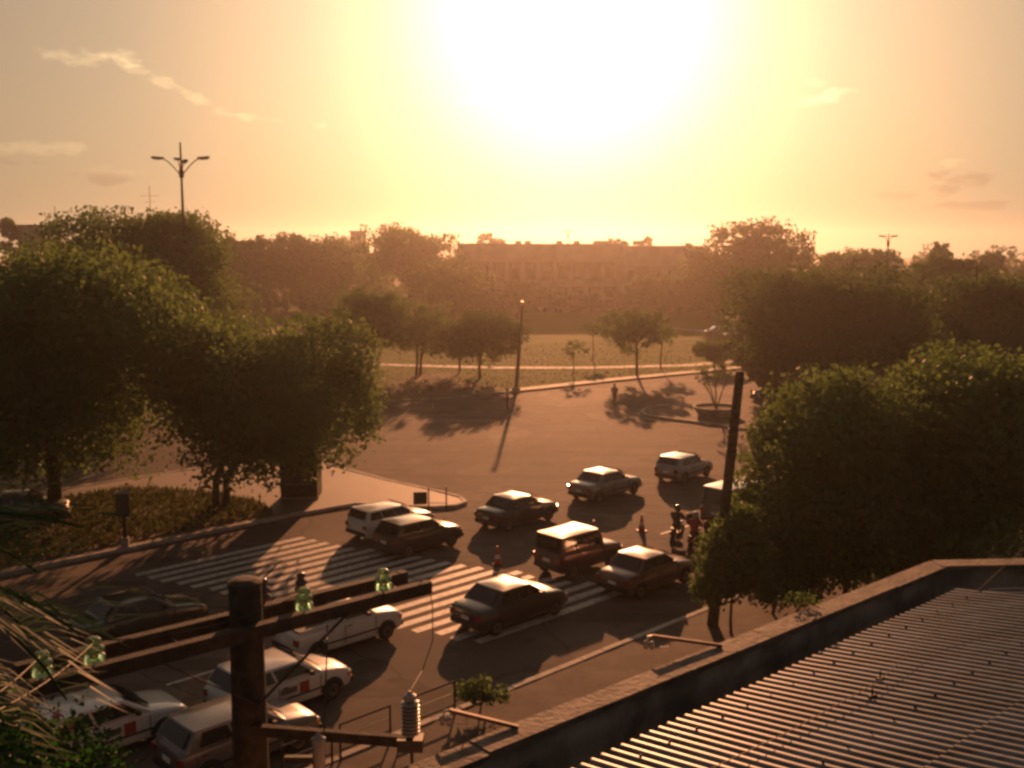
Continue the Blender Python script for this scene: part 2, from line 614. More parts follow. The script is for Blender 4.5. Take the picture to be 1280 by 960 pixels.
near = [S(-60, 0), S(60, 0), S(60, -12.5), S(-60, -12.5)]
kerbed('pavement', near, M_walk)
tip = [S(-30, 21.6), S(4.7, 21.5), S(7.6, 21.2), S(9.0, 19.2), S(10.0, 17.9), S(11.0, 17.4), S(11.9, 17.6), S(12.4, 18.6), S(12.4, 20.4), S(12.1, 24), S(12.1, 31.1),
       S(8, 34.5), S(-30, 35)]
kerbed('island', tip, M_flag)
lawn = [S(-29, 22.3), S(3.6, 22.2), S(4.4, 25), S(3.4, 29), S(1, 32.5), S(-29, 32.5)]
tag(MB().prism(lawn, 0.0, 0.19).build('lawn', M_soil), kind='structure')
rpts = [(1150, 560), (1010, 546), (925, 537), (860, 528), (818, 523), (805, 520), (801, 516), (806, 512), (830, 508), (870, 504), (1000, 500), (1150, 505)]
kerbed('traffic_island', [G(*p) for p in rpts], M_worn)

park_pts = [G(1500, 446), G(925, 460), G(860, 466.5), G(670, 486), G(640, 491), G(560, 499), G(460, 505), G(280, 519), G(-200, 560)]
park_poly = park_pts + [Vector((-300, 200, 0)), Vector((-300, 260, 0)), Vector((300, 260, 0))]
kerbed('park_lawn', park_poly, M_grass, z=0.12)


def strip(name, px, w, m, z):
    pts = [G(*p) for p in px]
    mb = MB()
    L, Rr = [], []
    for i, p in enumerate(pts):
        t = (pts[min(i + 1, len(pts) - 1)] - pts[max(i - 1, 0)]).normalized()
        nn = Vector((-t.y, t.x, 0)) * w / 2
        L.append(p + nn)
        Rr.append(p - nn)
    for i in range(len(pts) - 1):
        mb.prism([Rr[i], Rr[i + 1], L[i + 1], L[i]], z - 0.03, z)
    return tag(mb.build(name, m), kind='structure')


strip('path', [(415, 454), (500, 458), (620, 461), (740, 461), (860, 458), (925, 452)], 1.9, M_kerb, 0.135)
strip('far_pavement', [(640, 489.5), (670, 486.5), (765, 476), (860, 466.8), (925, 460.5), (1150, 452)], 1.5, M_kerb, 0.15)
strip('pale_path', [(838, 411), (862, 413), (890, 416)], 2.2, M_kerb, 0.136)
bed = [G(462, 500), G(505, 484), G(560, 478), G(610, 482), G(632, 489), G(560, 497)]
tag(MB().prism(bed, 0.0, 0.128).build('bare_soil', M_soil), kind='structure')
for pts in ([(470, 492), (515, 470), (575, 466), (560, 478), (510, 482)], [(300, 440), (420, 435), (470, 446), (420, 462), (330, 462)]):
    tag(MB().prism([G(*p) for p in pts], 0.0, 0.126).build('bare_soil', M_soil), kind='structure')

# grass tufts: lawn on the island and the front of the park
def tufts(name, test_pts, n, h, z, seed):
    rng = np.random.default_rng(seed)
    poly = [(p[0], p[1]) for p in test_pts]
    xs, ys = [p[0] for p in poly], [p[1] for p in poly]
    P = []
    while len(P) < n:
        c = rng.uniform((min(xs), min(ys)), (max(xs), max(ys)), (n, 2))
        ins = np.zeros(n, bool)
        for i in range(len(poly)):
            (x0, y0), (x1, y1) = poly[i], poly[(i + 1) % len(poly)]
            cond = ((y0 > c[:, 1]) != (y1 > c[:, 1])) & (c[:, 0] < (x1 - x0) * (c[:, 1] - y0) / ((y1 - y0) or 1e-9) + x0)
            ins ^= cond
        P += c[ins].tolist()
    P = np.array(P[:n])
    a = rng.uniform(0, 2 * np.pi, n)
    w = h * rng.uniform(.15, .35, n)
    hh = h * rng.uniform(.5, 1.3, n)
    d = np.stack([np.cos(a), np.sin(a)], 1)
    v = np.zeros((n, 3, 3))
    v[:, 0, :2] = P - d * w[:, None]
    v[:, 1, :2] = P + d * w[:, None]
    v[:, 2, :2] = P + rng.normal(0, .4, (n, 2)) * hh[:, None]
    v[:, :2, 2] = z
    v[:, 2, 2] = z + hh
    me = tri_mesh(name, v.reshape(-1, 3), 3)
    me.materials.append(M_grassb)
    o = bpy.data.objects.new(name, me)
    C.objects.link(o)
    return tag(o, kind='stuff')


def tri_mesh(name, v, k):
    n = len(v) // k
    me = bpy.data.meshes.new(name)
    me.vertices.add(len(v))
    me.vertices.foreach_set('co', v.astype(np.float32).ravel())
    me.loops.add(n * k)
    me.loops.foreach_set('vertex_index', np.arange(n * k, dtype=np.int32))
    me.polygons.add(n)
    me.polygons.foreach_set('loop_start', np.arange(0, n * k, k, dtype=np.int32))
    me.polygons.foreach_set('loop_total', np.full(n, k, dtype=np.int32))
    me.update(calc_edges=True)
    return me


tufts('grass', lawn, 15000, 0.22, 0.185, 4)
tufts('grass', [G(925, 459), G(670, 484), G(470, 500), G(300, 512), G(300, 440), G(925, 425)], 9000, 0.16, 0.115, 5)

# ------------------------------------------------------------------ trees
def leaf_cloud(rng, blobs, n, size, droop=0.0):
    """many rhombic leaves in clumps on the outside of the blobs; returns quads"""
    w = np.array([b[3] ** 2 for b in blobs])
    w = w / w.sum()
    cl = []
    for b, k in zip(blobs, (w * n / 34).astype(int) + 3):
        d = rng.normal(size=(k, 3))
        d[:, 2] = d[:, 2] * 0.9 + 0.15
        d /= np.linalg.norm(d, axis=1)[:, None]
        r = b[3] * rng.uniform(0.5, 1.06, k) ** 0.6
        c = np.array(b[:3]) + d * r[:, None] * np.array([1, 1, 0.8])
        cl.append(np.concatenate([c, np.full((k, 1), b[3])], 1))
    cl = np.concatenate(cl)
    idx = rng.integers(0, len(cl), n)
    spread = 0.15 * cl[idx, 3] + 0.06
    P = cl[idx, :3] + np.clip(rng.normal(size=(n, 3)), -1.35, 1.35) * spread[:, None] * np.array([1, 1, 0.75])
    ax = rng.normal(size=(n, 3))
    ax[:, 2] -= droop
    ax /= np.linalg.norm(ax, axis=1)[:, None]
    nr = rng.normal(size=(n, 3)) + np.array([0, 0, 0.9])
    sd = np.cross(ax, nr)
    sd /= np.linalg.norm(sd, axis=1)[:, None] + 1e-9
    L = size * rng.uniform(.6, 1.4, n)[:, None]
    q = np.stack([P - ax * L * .5, P + sd * L * .32, P + ax * L * .55, P - sd * L * .32], 1)
    return q.reshape(-1, 3)


def crown_blobs(rng, w, d, h, nb, flat=0.0):
    """blob centres inside an ellipsoid of width w, depth d, height h; z from 0 to h"""
    out = []
    for i in range(nb):
        a = 2 * math.pi * (i * 0.618 + rng.uniform(0, .2))
        t = (i + .5) / nb
        rr = math.sqrt(t) * 0.72
        zz = (0.5 + 0.34 * math.sqrt(max(0, 1 - rr * rr)) * rng.uniform(-1, 1.1)) * h
        br = min(w, h * 1.4) * rng.uniform(.20, .30)
        out.append((rr * math.cos(a) * w / 2, rr * math.sin(a) * d / 2, min(max(zz, br * .75), h - br * .75), br))
    out.append((0, 0, h * .62, min(w, h) * .36))
    return out


def make_tree(name, loc, w, ztop, zbot, seed, label, cat='tree', group=None, n=9000, leaf=0.22, m=None, nb=13, trunks=1, tr=None, lean=0.0, dens=1.0, d=None):
    rng = np.random.default_rng(seed)
    root = empty(name, loc, 0, label, cat, group)
    h = ztop - zbot
    bl = [(b[0] + lean, b[1], b[2] + zbot, b[3]) for b in crown_blobs(rng, w, d or w * .9, h, nb)]
    q = leaf_cloud(rng, bl, int(n * dens), leaf)
    q = q[: len(q) // 4 * 4]
    ok = q.reshape(-1, 4, 3)[:, :, 2].min(1) > 0.1
    q = q.reshape(-1, 4, 3)[ok].reshape(-1, 3)
    me = tri_mesh('crown', q, 4)
    me.materials.append(m or M_leaf)
    o = bpy.data.objects.new('crown', me)
    C.objects.link(o)
    o.parent = root
    mb = MB()
    r0 = tr or max(0.1, w * 0.028)
    for t in range(trunks):
        ox = (t - (trunks - 1) / 2) * r0 * 3.0
        zb = zbot + h * .25
        top = Vector((lean * .6 + ox * 1.6, rng.uniform(-.2, .2), zb))
        pts = [Vector((ox, 0, -0.1)), Vector((ox * 1.05 + rng.uniform(-.1, .1), rng.uniform(-.1, .1), zb * .4)), top]
        mb.tube(pts, [r0 * 1.25, r0, r0 * .75], 9)
        for b in bl[t::trunks * 2]:
            c = Vector(b[:3])
            mid = (top + c) / 2 + Vector((rng.uniform(-.2, .2), rng.uniform(-.2, .2), .15 * h * rng.uniform(-.3, .6)))
            mb.tube([top - Vector((0, 0, .3)), mid, c], [r0 * .6, r0 * .35, r0 * .12], 6)
    mb.build('trunk', M_bark, root, 60)
    return root


def tree_px(name, base, crown, seed, label, Y=None, zbase=0.0, **kw):
    """base = foot of the trunk, crown = (left, right, top, bottom) edges, read off the photograph at the tree's distance"""
    g = G(*base) if Y is None else A(base[0], 310, Y)
    Y = g.y
    cx = A((crown[0] + crown[1]) / 2, crown[2], Y).x
    w = A(crown[1], 400, Y).x - A(crown[0], 400, Y).x
    zt, zb = A(cx, crown[2], Y).z, max(0.6, A(cx, crown[3], Y).z)
    return make_tree(name, (g.x, g.y, zbase), w, zt - zbase, zb - zbase, seed, label, lean=cx - g.x, **kw)


tree_px('broad_tree', (70, 645), (-140, 236, 298, 602), 1, 'huge dark tree at left edge, nearest its side of the crossing', n=60000, leaf=0.28, nb=28, tr=0.32, zbase=0.1, m=M_leaf2)
tree_px('broad_tree', (170, 505), (62, 285, 268, 440), 2, 'tall rounded tree rising behind the tall four-armed lamp mast on the left', n=60000, leaf=0.32, nb=24, tr=0.35, m=M_leaf2)
tree_px('broad_tree', (277, 636), (188, 462, 396, 594), 3, 'low spreading tree with forked trunk on the island beside the kiosk', n=46000, leaf=0.24, nb=22, trunks=2, tr=0.17, zbase=0.12, m=M_leaf2)
tree_px('broad_tree', (1040, 508), (908, 1172, 336, 516), 4, 'dark domed tree behind the leaning utility pole', n=34000, leaf=0.38, nb=20, m=M_leafdark)
tree_px('broad_tree', (1225, 490), (1145, 1330, 348, 478), 5, 'dark spreading tree at the right edge, below the skyline', n=30000, leaf=0.40, nb=18, m=M_leafdark)
tree_px('broad_tree', (955, 490), (914, 1004, 392, 488), 25, 'small dark tree right behind the top of the leaning pole', n=24000, leaf=0.32, nb=15, m=M_leafdark)
tree_px('broad_tree', (1128, 500), (1070, 1215, 405, 512), 23, 'low dark tree behind the two dense bushy trees, filling the gap below the dark dome', n=16000, leaf=0.36, nb=12, m=M_leafdark)
tree_px('street_tree', (1058, 760), (958, 1195, 464, 800), 6, 'dense bushy tree on the near pavement behind the low roof, left one of two', n=60000, leaf=0.19, nb=24, tr=0.14, m=M_leaf2)
tree_px('street_tree', (1215, 745), (1050, 1350, 442, 800), 7, 'dense bushy tree at the right edge just beyond the low roof', n=64000, leaf=0.2, nb=24, tr=0.16, m=M_leaf2)
tree_px('shrub', (914, 796), (866, 975, 632, 792), 8, 'leafy shrub in front of the lower half of the leaning utility pole', cat='shrub', n=16000, leaf=0.15, nb=11, tr=0.05, m=M_leaf2)
tree_px('shrub', (965, 772), (918, 1070, 612, 795), 24, 'broad shrub on the near pavement between the leaning pole and the dense trees', cat='shrub', n=34000, leaf=0.16, nb=16, tr=0.05, m=M_leaf2)
tree_px('park_tree', (565, 404), (516, 616, 326, 400), 26, 'broad hazy park tree left of the lamp pole, before the long building', n=9000, leaf=0.5, nb=12, m=M_leafdark)
tree_px('park_tree', (648, 400), (604, 700, 350, 398), 27, 'low hazy park tree just before the left half of the long building', n=7000, leaf=0.5, nb=11, m=M_leafdark)
tree_px('park_tree', (828, 402), (780, 868, 346, 400), 28, 'low hazy park tree just before the right half of the long building', n=7000, leaf=0.5, nb=11, m=M_leafdark)
tree_px('park_tree', (462, 478), (424, 512, 362, 450), 9, 'small round park tree left of the pale forked tree', n=11000, leaf=0.30, nb=12, tr=0.12)
tree_px('park_tree', (523, 470), (478, 574, 376, 446), 10, 'pale thin park tree with a forked trunk', n=5200, leaf=0.28, nb=11, tr=0.13, trunks=2, m=M_leaf2)
tree_px('park_tree', (600, 474), (550, 656, 384, 456), 11, 'dark park tree standing left of the tall lamp pole', n=13000, leaf=0.28, nb=13, tr=0.14, m=M_leafdark)
tree_px('park_tree', (575, 466), (534, 604, 390, 448), 12, 'smaller tree half hidden behind the dark tree left of the lamp pole', n=4200, leaf=0.25, nb=8, tr=0.1, m=M_leafdark)
tree_px('park_tree', (796, 470), (742, 850, 390, 438), 13, 'flat topped thin tree on the park lawn right of the lamp pole', n=6000, leaf=0.30, nb=11, tr=0.13)
tree_px('park_tree', (826, 462), (808, 848, 405, 436), 14, 'slim young tree beside the flat topped tree', n=1000, leaf=0.24, nb=6, tr=0.07)
tree_px('park_tree', (716, 470), (700, 736, 425, 452), 15, 'tiny sapling on the lawn in the middle of the park', n=500, leaf=0.2, nb=5, tr=0.05)
tree_px('park_tree', (741, 452), (728, 756, 400, 425), 16, 'slender sapling with a bare stem near the park centre', n=500, leaf=0.24, nb=5, tr=0.06)
tree_px('park_tree', (893, 462), (868, 922, 425, 470), 17, 'yellowish bushy tree by the far corner of the park', n=4200, leaf=0.26, nb=8, tr=0.08, m=M_leaf2)
for i, (bx, by, c, lab) in enumerate([
        (378, 388, (300, 420, 292, 372), 'broad tree of the park row nearest the dark mast tree'),
        (408, 384, (385, 455, 296, 366), 'park row tree second from the left'),
        (335, 392, (262, 350, 296, 366), 'park row tree at the left end, behind the tall tree'),
        (515, 392, (452, 580, 281, 384), 'big domed tree left of the long building'),
        (930, 402, (858, 1030, 278, 392), 'big dark tree hiding the right end of the long building'),
        (885, 400, (845, 925, 312, 396), 'rounded tree before the right end of the long building'),
        (1175, 420, (1130, 1260, 322, 410), 'wide tree below the round skyline crown on the right'),
        (1080, 395, (1030, 1130, 312, 372), 'tree behind the two-armed lamp on the right'),
        (430, 376, (420, 480, 306, 366), 'park row tree just left of the big domed tree')]):
    tree_px('park_tree', (bx, by), c, 30 + i, lab, n=14000, leaf=0.62, nb=15, m=(M_leafdark, M_leaf)[i % 2], d=14)
# crowns on the skyline, far behind
sky = [(-4, 26, 268, 300, 'dark skyline crown at the left edge'), (590, 642, 287, 330, 'skyline crown above the left end of the long building'),
       (755, 790, 293, 320, 'round crown rising above the middle of the long building'), (792, 822, 294, 320, 'pair of knobs crown above the long building'),
       (838, 880, 298, 330, 'low crown above the right end of the long building'), (1158, 1194, 299, 335, 'round skyline crown on the right'),
       (1225, 1258, 306, 335, 'small rounded skyline crown near the right edge'), (365, 385, 281, 315, 'thin skyline tree above the left park row')]
for i, (x0, x1, yt, yb, lab) in enumerate(sky):
    tree_px('skyline_tree', ((x0 + x1) / 2, 380), (x0, x1, yt, yb + 25), 60 + i, lab, Y=(300 if 560 < x0 < 900 else 240), group='trees on the skyline', n=3000, leaf=0.8, nb=8, m=M_leafdark, d=10)


def treeline(seed):
    """the wood behind, one unbroken mass"""
    rng = np.random.default_rng(seed)
    bl = []
    for x in range(-330, 331, 7):
        for Y, hgt in ((255, 9), (330, 12), (430, 13)):
            if Y == 255 and -14 < x < 58:
                continue
            hh = hgt * rng.uniform(.72, 1.12)
            bl.append((x * Y / 300 + rng.uniform(-4, 4), Y + rng.uniform(-14, 14), hh * .62, hh * .45))
            bl.append((x * Y / 300 + rng.uniform(-4, 4), Y + rng.uniform(-14, 14), hh * .3, hh * .40))
    q = leaf_cloud(rng, bl, 110000, 1.1)
    me = tri_mesh('treeline', q, 4)
    me.materials.append(M_leafdark)
    o = bpy.data.objects.new('treeline', me)
    C.objects.link(o)
    tag(o, kind='stuff')
    # hedge and scrub that closes the park at its far side
    bl = []
    for x in np.arange(-75, 120, 2.5):
        for Y in (201, 213, 228):
            if -12 < x < 48 and Y < 240 and x * Y > -9e9:
                if Y > 201 or -6 < x < 48:
                    continue
            hh = rng.uniform(2.2, 6.0) if not -12 < x < 48 else rng.uniform(1.6, 3.6)
            bl.append((x + rng.uniform(-2, 2), Y + rng.uniform(-6, 6), hh * .5, hh * .55))
    for x in np.arange(-8, 46, 1.6):
        hh = rng.uniform(2.4, 5.6)
        bl.append((x + rng.uniform(-1, 1), 207 + rng.uniform(-1.2, 1.2), hh * .5, hh * .52))
    q = leaf_cloud(rng, bl, 55000, 0.6)
    me = tri_mesh('scrub', q, 4)
    me.materials.append(M_leafdark)
    o = bpy.data.objects.new('undergrowth', me)
    C.objects.link(o)
    tag(o, kind='stuff')


treeline(90)


# ------------------------------------------------------------------ palms
def frond_mesh(seed, L, n, ll, droop):
    rng = random.Random(seed)
    mb = MB()
    pts = []
    for i in range(9):
        t = i / 8
        pts.append(Vector((L * t * (1 - .12 * t), 0, L * (0.45 * t - droop * t * t))))
    mb.tube(pts, [0.022 * (1 - .8 * i / 8) + .003 for i in range(9)], 5)

    def at(t):
        k = min(7, int(t * 8))
        return pts[k].lerp(pts[k + 1], t * 8 - k)
    for i in range(n):
        t = 0.14 + 0.86 * i / n
        for sd in (-1, 1):
            p = at(t)
            l = ll * (1 - .45 * abs(t - .45)) * rng.uniform(.85, 1.1)
            d = Vector((0.62 + .25 * t, sd * (1.0 - .5 * t), .12 + rng.uniform(-.08, .08))).normalized()
            e = Vector((0, 0, -1))
            s = d.cross(e).normalized() * ll * 0.022
            a, b, c = p, p + d * l * .5 + e * l * .05, p + d * l + e * l * rng.uniform(.2, .34)
            mb.add([a - s * .5, a + s * .5, b + s, b - s, c], [(0, 1, 2, 3), (3, 2, 4)])
    return mb


def palm(name, loc, label, nf, L, n, ll, trunk_r, seed, droop=0.62):
    rng = random.Random(seed)
    top = loc[2]
    root = empty(name, (loc[0], loc[1], 0), 0, label, 'palm tree')
    mb = MB()
    mb.tube([(0, 0, -.1), (rng.uniform(-.1, .1), .05, top * .5), (0, 0, top - .05)], [trunk_r * 1.3, trunk_r, trunk_r * .85], 10)
    for k in range(int(top / 0.35)):
        mb.lathe([(trunk_r * .95, -.03), (trunk_r * 1.16, 0), (trunk_r * .95, .03)], 10, (0, 0, .3 + k * .33))
    mb.build('trunk', M_bark, root, 60)
    ms = [frond_mesh(seed + k, L, n, ll, droop + .12 * k).mesh('frond', M_frond) for k in range(3)]
    for k in range(nf):
        o = bpy.data.objects.new('frond', ms[k % 3])
        C.objects.link(o)
        o.parent = root
        o.location = (0, 0, top)
        o.rotation_euler = (rng.uniform(-.15, .15), -rng.uniform(-.75, .75), 2 * math.pi * (k * .382) + rng.uniform(-.15, .15))
    return root


pc = A(-275, 765, 5.2)
palm('near_palm', pc, 'palm at the bottom left corner, its fronds close to the camera', 25, 1.75, 22, 0.60, 0.14, 5)
pc = A(1152, 352, 122)
palm('far_palm', pc, 'palm with drooping fronds among the trees below the right skyline', 18, 4.4, 22, 1.3, 0.2, 8)

# the flowering tree under the palm, its crown fills the corner
tp = A(25, 912, 7.6)
fl = make_tree('flowering_tree', (tp.x - .3, tp.y, 0), 2.3, tp.z + .30, tp.z - 2.2, 77, 'fine leaved tree with a red flower in the bottom left corner', n=30000, leaf=0.055, nb=16, tr=0.09, m=M_frond)
fm = MB()
fp = A(72, 893, 7.1) - Vector((tp.x - .3, tp.y, 0))
for k in range(5):
    a = k * 1.256
    d = Vector((math.cos(a), -.4, math.sin(a)))
    s = Vector((-math.sin(a), 0, math.cos(a)))
    fm.add([fp, fp + d * .025 + s * .015, fp + d * .045, fp + d * .025 - s * .015], [(0, 1, 2, 3)])
fm.build('flower', M_flower, fl)

# ------------------------------------------------------------------ planter with a bare bush on the right island
g = G(895, 521)
pl = empty('planter', (g.x, g.y, .14), 0, 'round concrete planter on the right traffic island', 'planter')
MB().lathe([(1.35, 0), (1.75, .62), (1.78, .68), (1.6, .68), (1.55, .5)], 24).build('bowl', M_conc, pl, 40)
MB().lathe([(1.5, .4), (1.5, .52)], 20).build('soil', M_soil, pl)
bp_ = empty('bush', (g.x, g.y, .64), 0, 'sparse bare stemmed bush growing in the round concrete planter', 'bush')
mb = MB()
rng = random.Random(3)
tips = []
for a, l, zz in ((-2.2, 1.9, 2.2), (-1.0, .5, 2.6), (.4, 1.0, 2.5), (2.6, 1.0, 2.8), (-1.8, 1.2, 3.0)):
    dirx = -abs(math.cos(a)) if a < 0 else math.cos(a)
    e = Vector((dirx * l, math.sin(a) * .6, zz))
    mb.tube([(0, 0, -.1), e * .45 + Vector((0, 0, .1)), e], [.06, .045, .015], 6)
    for k in range(3):
        f = e * rng.uniform(.6, 1) + Vector((rng.uniform(-.6, .6), rng.uniform(-.4, .4), rng.uniform(.2, .7)))
        mb.tube([e * .6, f], [.02, .008], 4)
        tips.append(f)
mb.build('stem', M_bark, bp_, 60)
q = leaf_cloud(np.random.default_rng(4), [(t.x, t.y, t.z, .28) for t in tips], 700, .16)
me = tri_mesh('leaves', q, 4)
me.materials.append(M_leaf2)
o = bpy.data.objects.new('leaves', me)
C.objects.link(o)
o.parent = bp_

# small green plant on the near pavement
g = G(600, 897)
q = leaf_cloud(np.random.default_rng(6), [(-.35, 0, .55, .3), (.1, .1, .6, .33), (.5, 0, .52, .28), (.0, 0, .4, .25)], 900, .13)
pr = empty('potted_plant', (g.x, g.y, .14), 0, 'small bright green plant on the near pavement right of the guard rail', 'plant')
me = tri_mesh('leaves', q, 4)
me.materials.append(M_leaf2)
o = bpy.data.objects.new('leaves', me)
C.objects.link(o)
o.parent = pr
MB().tube([(0, 0, 0), (.05, 0, .3), (.1, .1, .5)], [.03, .025, .01], 6).build('stem', M_bark, pr)

# ------------------------------------------------------------------ buildings
def long_building():
    Y = 212.0
    a, b = A(572, 385, Y), A(880, 385, Y)
    x0, x1 = a.x, b.x
    zt = A(700, 307, Y).z
    W = x1 - x0
    root = empty('long_building', (x0, Y, 0), 0, 'long pale two storey building across the far side of the park', 'building')
    sx = (A(775, 385, Y).x - x0)
    band0, mid1, mid0 = A(700, 327, Y).z, A(700, 352, Y).z, A(700, 358, Y).z
    MB().box((W / 2, 8, zt / 2), (W, 12, zt)).build('core', M_wall2, root)
    MB().box((sx / 2, 0.9, (zt + band0) / 2 + .2), (sx, 2.6, zt - band0 + .4)).build('parapet', M_wall, root)
    MB().box((sx / 2, 0.95, (mid0 + mid1) / 2), (sx, 2.4, mid1 - mid0)).build('balcony_slab', M_wall, root)
    zb2 = A(700, 331, Y).z
    MB().box(((sx + W) / 2 + .05, -.6, (zt + zb2) / 2 - .2), (W - sx, 5.6, zt - zb2)).build('parapet', M_wall, root)
    n = 10
    rb_ = random.Random(12)
    M_blind = mat('pale_blind', (.35, .31, .27), .8)
    for k in range(n + 1):
        x = .35 + (sx - .8) * k / n
        MB().box((x, -.1, band0 / 2), (.55, .7, band0 - .02)).build('column', M_wall, root)
        if k < n:
            wx = x + (sx - .8) / n / 2
            ww = (sx - .8) / n - 1.0
            for z0, z1 in ((mid1 + .15, band0 - .15), (.3, mid0 - .15)):
                f = MB().box((wx, 1.9, (z0 + z1) / 2), (ww, .16, z1 - z0)).build('window', M_wall2, root)
                MB().box((wx, 1.80, (z0 + z1) / 2), (ww - .3, .08, z1 - z0 - .3)).build('pane', M_win, f)
                bh = (z1 - z0 - .4) * rb_.choice((0.15, .3, .45, .8))
                MB().box((wx + rb_.uniform(-.2, .2), 1.73, z1 - .2 - bh / 2), (ww - .5, .05, bh)).build('blind', M_blind, f)
    for k, x in enumerate((sx + .5, sx + (W - sx) * .5, sx + (W - sx) * .62, W - .5)):
        MB().box((x, -2.6, zb2 / 2), (1.4, 1.2, zb2 - .02)).build('column', M_wall, root)
    for k in range(4):
        x = sx + 2.0 + k * (W - sx - 4) / 3
        f = MB().box((x, 1.85, zb2 * .5), (2.2, .2, zb2 * .8)).build('window', M_wall2, root)
        MB().box((x, 1.72, zb2 * .5), (1.9, .08, zb2 * .76)).build('pane', M_win, f)
    M_unit = mat('roof_unit', (.7, .7, .7), .25, .7, var=.1)
    for px in (648, 660, 700, 722, 747, 756, 781, 797, 803):
        x = A(px, 305, Y).x - x0
        MB().box((x, 3.5, zt + .55), (1.2 if px != 756 else 2.2, 1.4, .9)).build('roof_unit', M_unit, root)


long_building()


def block(name, x0, x1, ytop, Y, label, floors):
    a, b = A(x0, 300, Y), A(x1, 300, Y)
    zt = A(x0, ytop, Y).z
    W = b.x - a.x
    root = empty(name, (a.x, Y, 0), 0, label, 'building')
    MB().box((W / 2, 6, zt / 2), (W, 12, zt)).build('wall', M_wall2, root)
    MB().box((W / 2, 6, zt + .2), (W + .8, 12.8, .4)).build('roof', M_wall, root)
    for f in range(floors):
        for k in range(max(2, int(W / 3))):
            x = (k + .5) * W / max(2, int(W / 3))
            w_ = MB().box((x, -.05, zt - 2 - f * 3), (1.5, .12, 1.4)).build('window', M_wall, root)
            MB().box((x, -.13, zt - 2 - f * 3), (1.3, .06, 1.2)).build('pane', M_win, w_)


block('apartment_block', 163, 209, 277, 250, 'grey flat roofed block behind the tall rounded tree', 4)
block('low_house', 22, 55, 283, 240, 'flat roofed house on the skyline at far left', 3)
block('roof_tank_house', 438, 451, 290, 330, 'small square tower on the skyline left of the big domed tree', 2)


def antenna(px, ytop, ybot, Y, label):
    g = A(px, 310, Y)
    zt = A(px, ytop, Y).z
    root = empty('antenna_mast', (g.x, Y, 0), 0, label, 'antenna', 'thin antenna masts on the skyline')
    MB().tube([(0, 0, 0), (0, 0, zt)], [.22, .06], 6).build('mast', M_dark, root)
    mb = MB()
    for z, w in ((zt - 2.5, 2.4), (zt - 4, 1.4), (zt - 6, .8)):
        mb.tube([(-w, 0, z), (w, 0, z)], .045, 5)
    mb.build('crossbar', M_dark, root)


antenna(190, 232, 280, 262, 'thin antenna mast above the grey flat roofed block')
antenna(71, 257, 280, 230, 'thin antenna mast at the left end of the skyline')
antenna(263, 264, 285, 245, 'short thin antenna mast right of the tall lamp mast')


# ------------------------------------------------------------------ lamps and poles
def lamp_mast(px, ytop, Y, arms, label, group=None, rise=0.0):
    g = A(px, 310, Y)
    zt = A(px, ytop, Y).z
    root = empty('lamp_mast', (g.x, Y, 0), 0, label, 'street lamp', group)
    MB().tube([(0, 0, 0), (0, 0, zt * .5), (0, 0, zt)], [.2, .15, .07], 10).build('pole', M_dark, root, 60)
    MB().lathe([(.32, 0), (.32, .3), (.2, .5)], 10).build('base', M_conc, root, 40)
    za = zt - rise
    MB().lathe([(.16, -.5), (.2, -.4), (.2, .1), (.12, .2)], 10, (0, 0, za - 1.3)).build('collar', M_dark, root, 40)
    for an, L, up in arms:
        d = Vector((math.cos(an), math.sin(an), 0))
        pts = [Vector((0, 0, za - 1.7)) + d * L * t + Vector((0, 0, up * math.sin(t * math.pi / 2))) for t in (0.03, .2, .4, .6, .8)]
        am = MB().tube(pts, .045, 6).build('arm', M_dark, root, 60)
        e = pts[-1]
        rot = Matrix.Rotation(an, 3, 'Z') @ Matrix.Rotation(-.08, 3, 'Y')
        hd = MB().box(e + d * .42 + Vector((0, 0, .08)), (.95, .34, .17), M=rot).build('lamp_head', M_dark, root)
        MB().box(e + d * .48 + Vector((0, 0, -.035)), (.6, .24, .06), M=rot).build('lens', M_ceram, hd)


lamp_mast(230.5, 178, 84, [(R(180), 1.75, 1.45), (R(0), 1.75, 1.45), (R(118), 1.5, 1.5), (R(-62), 1.3, 1.05)], 'tall lamp mast with four curved arms and a spike, at left', rise=0.95)
lamp_mast(1110, 292, 150, [(R(170), .55, 1.35), (R(8), .55, 1.35)], 'two-armed lamp mast on the right skyline')
lamp_mast(710, 287, 240, [(R(178), .6, 1.3), (R(2), .6, 1.3)], 'two-armed lamp mast above the roof of the long building')

g = G(645, 490)
root = empty('lamp_pole', (g.x, g.y, 0), 0, 'tall grey lamp pole at the edge of the park lawn, casting a long shadow', 'street lamp')
top = A(653, 383, g.y) - g
MB().tube([(0, 0, 0), (top.x * .5, 0, top.z * .5), (top.x, 0, top.z)], [.2, .15, .09], 10).build('pole', M_dark, root, 60)
MB().lathe([(.38, 0), (.38, .35), (.24, .45)], 12).build('base', M_conc, root, 40)
MB().tube([(top.x, 0, top.z - .1), (top.x, .6, top.z + .25), (top.x, 1.3, top.z + .3)], .045, 6).build('arm', M_dark, root)
MB().box((top.x, 1.55, top.z + .31), (.28, .7, .14)).build('lamp_head', M_dark, root)

# leaning utility pole on the near pavement
g = G(890, 786)
top = A(925, 470, g.y) - g
root = empty('leaning_pole', (g.x, g.y, .12), 0, 'dark utility pole leaning to the right at the kerb beside the shrub', 'utility pole')
MB().tube([(0, 0, -.2), tuple(top * .5), tuple(top)], [.2, .175, .15], 12).build('pole', M_bark, root, 60)
ax = Vector((U.y, -U.x, 0))
MB().lathe([(.155, 0), (.16, .02), (.08, .05)], 12, top).build('cap', M_wood, root, 40)
for f in (.70, .78):
    MB().lathe([(.19, -.03), (.2, 0), (.19, .03)], 12, top * f).build('band', M_dark, root, 40)

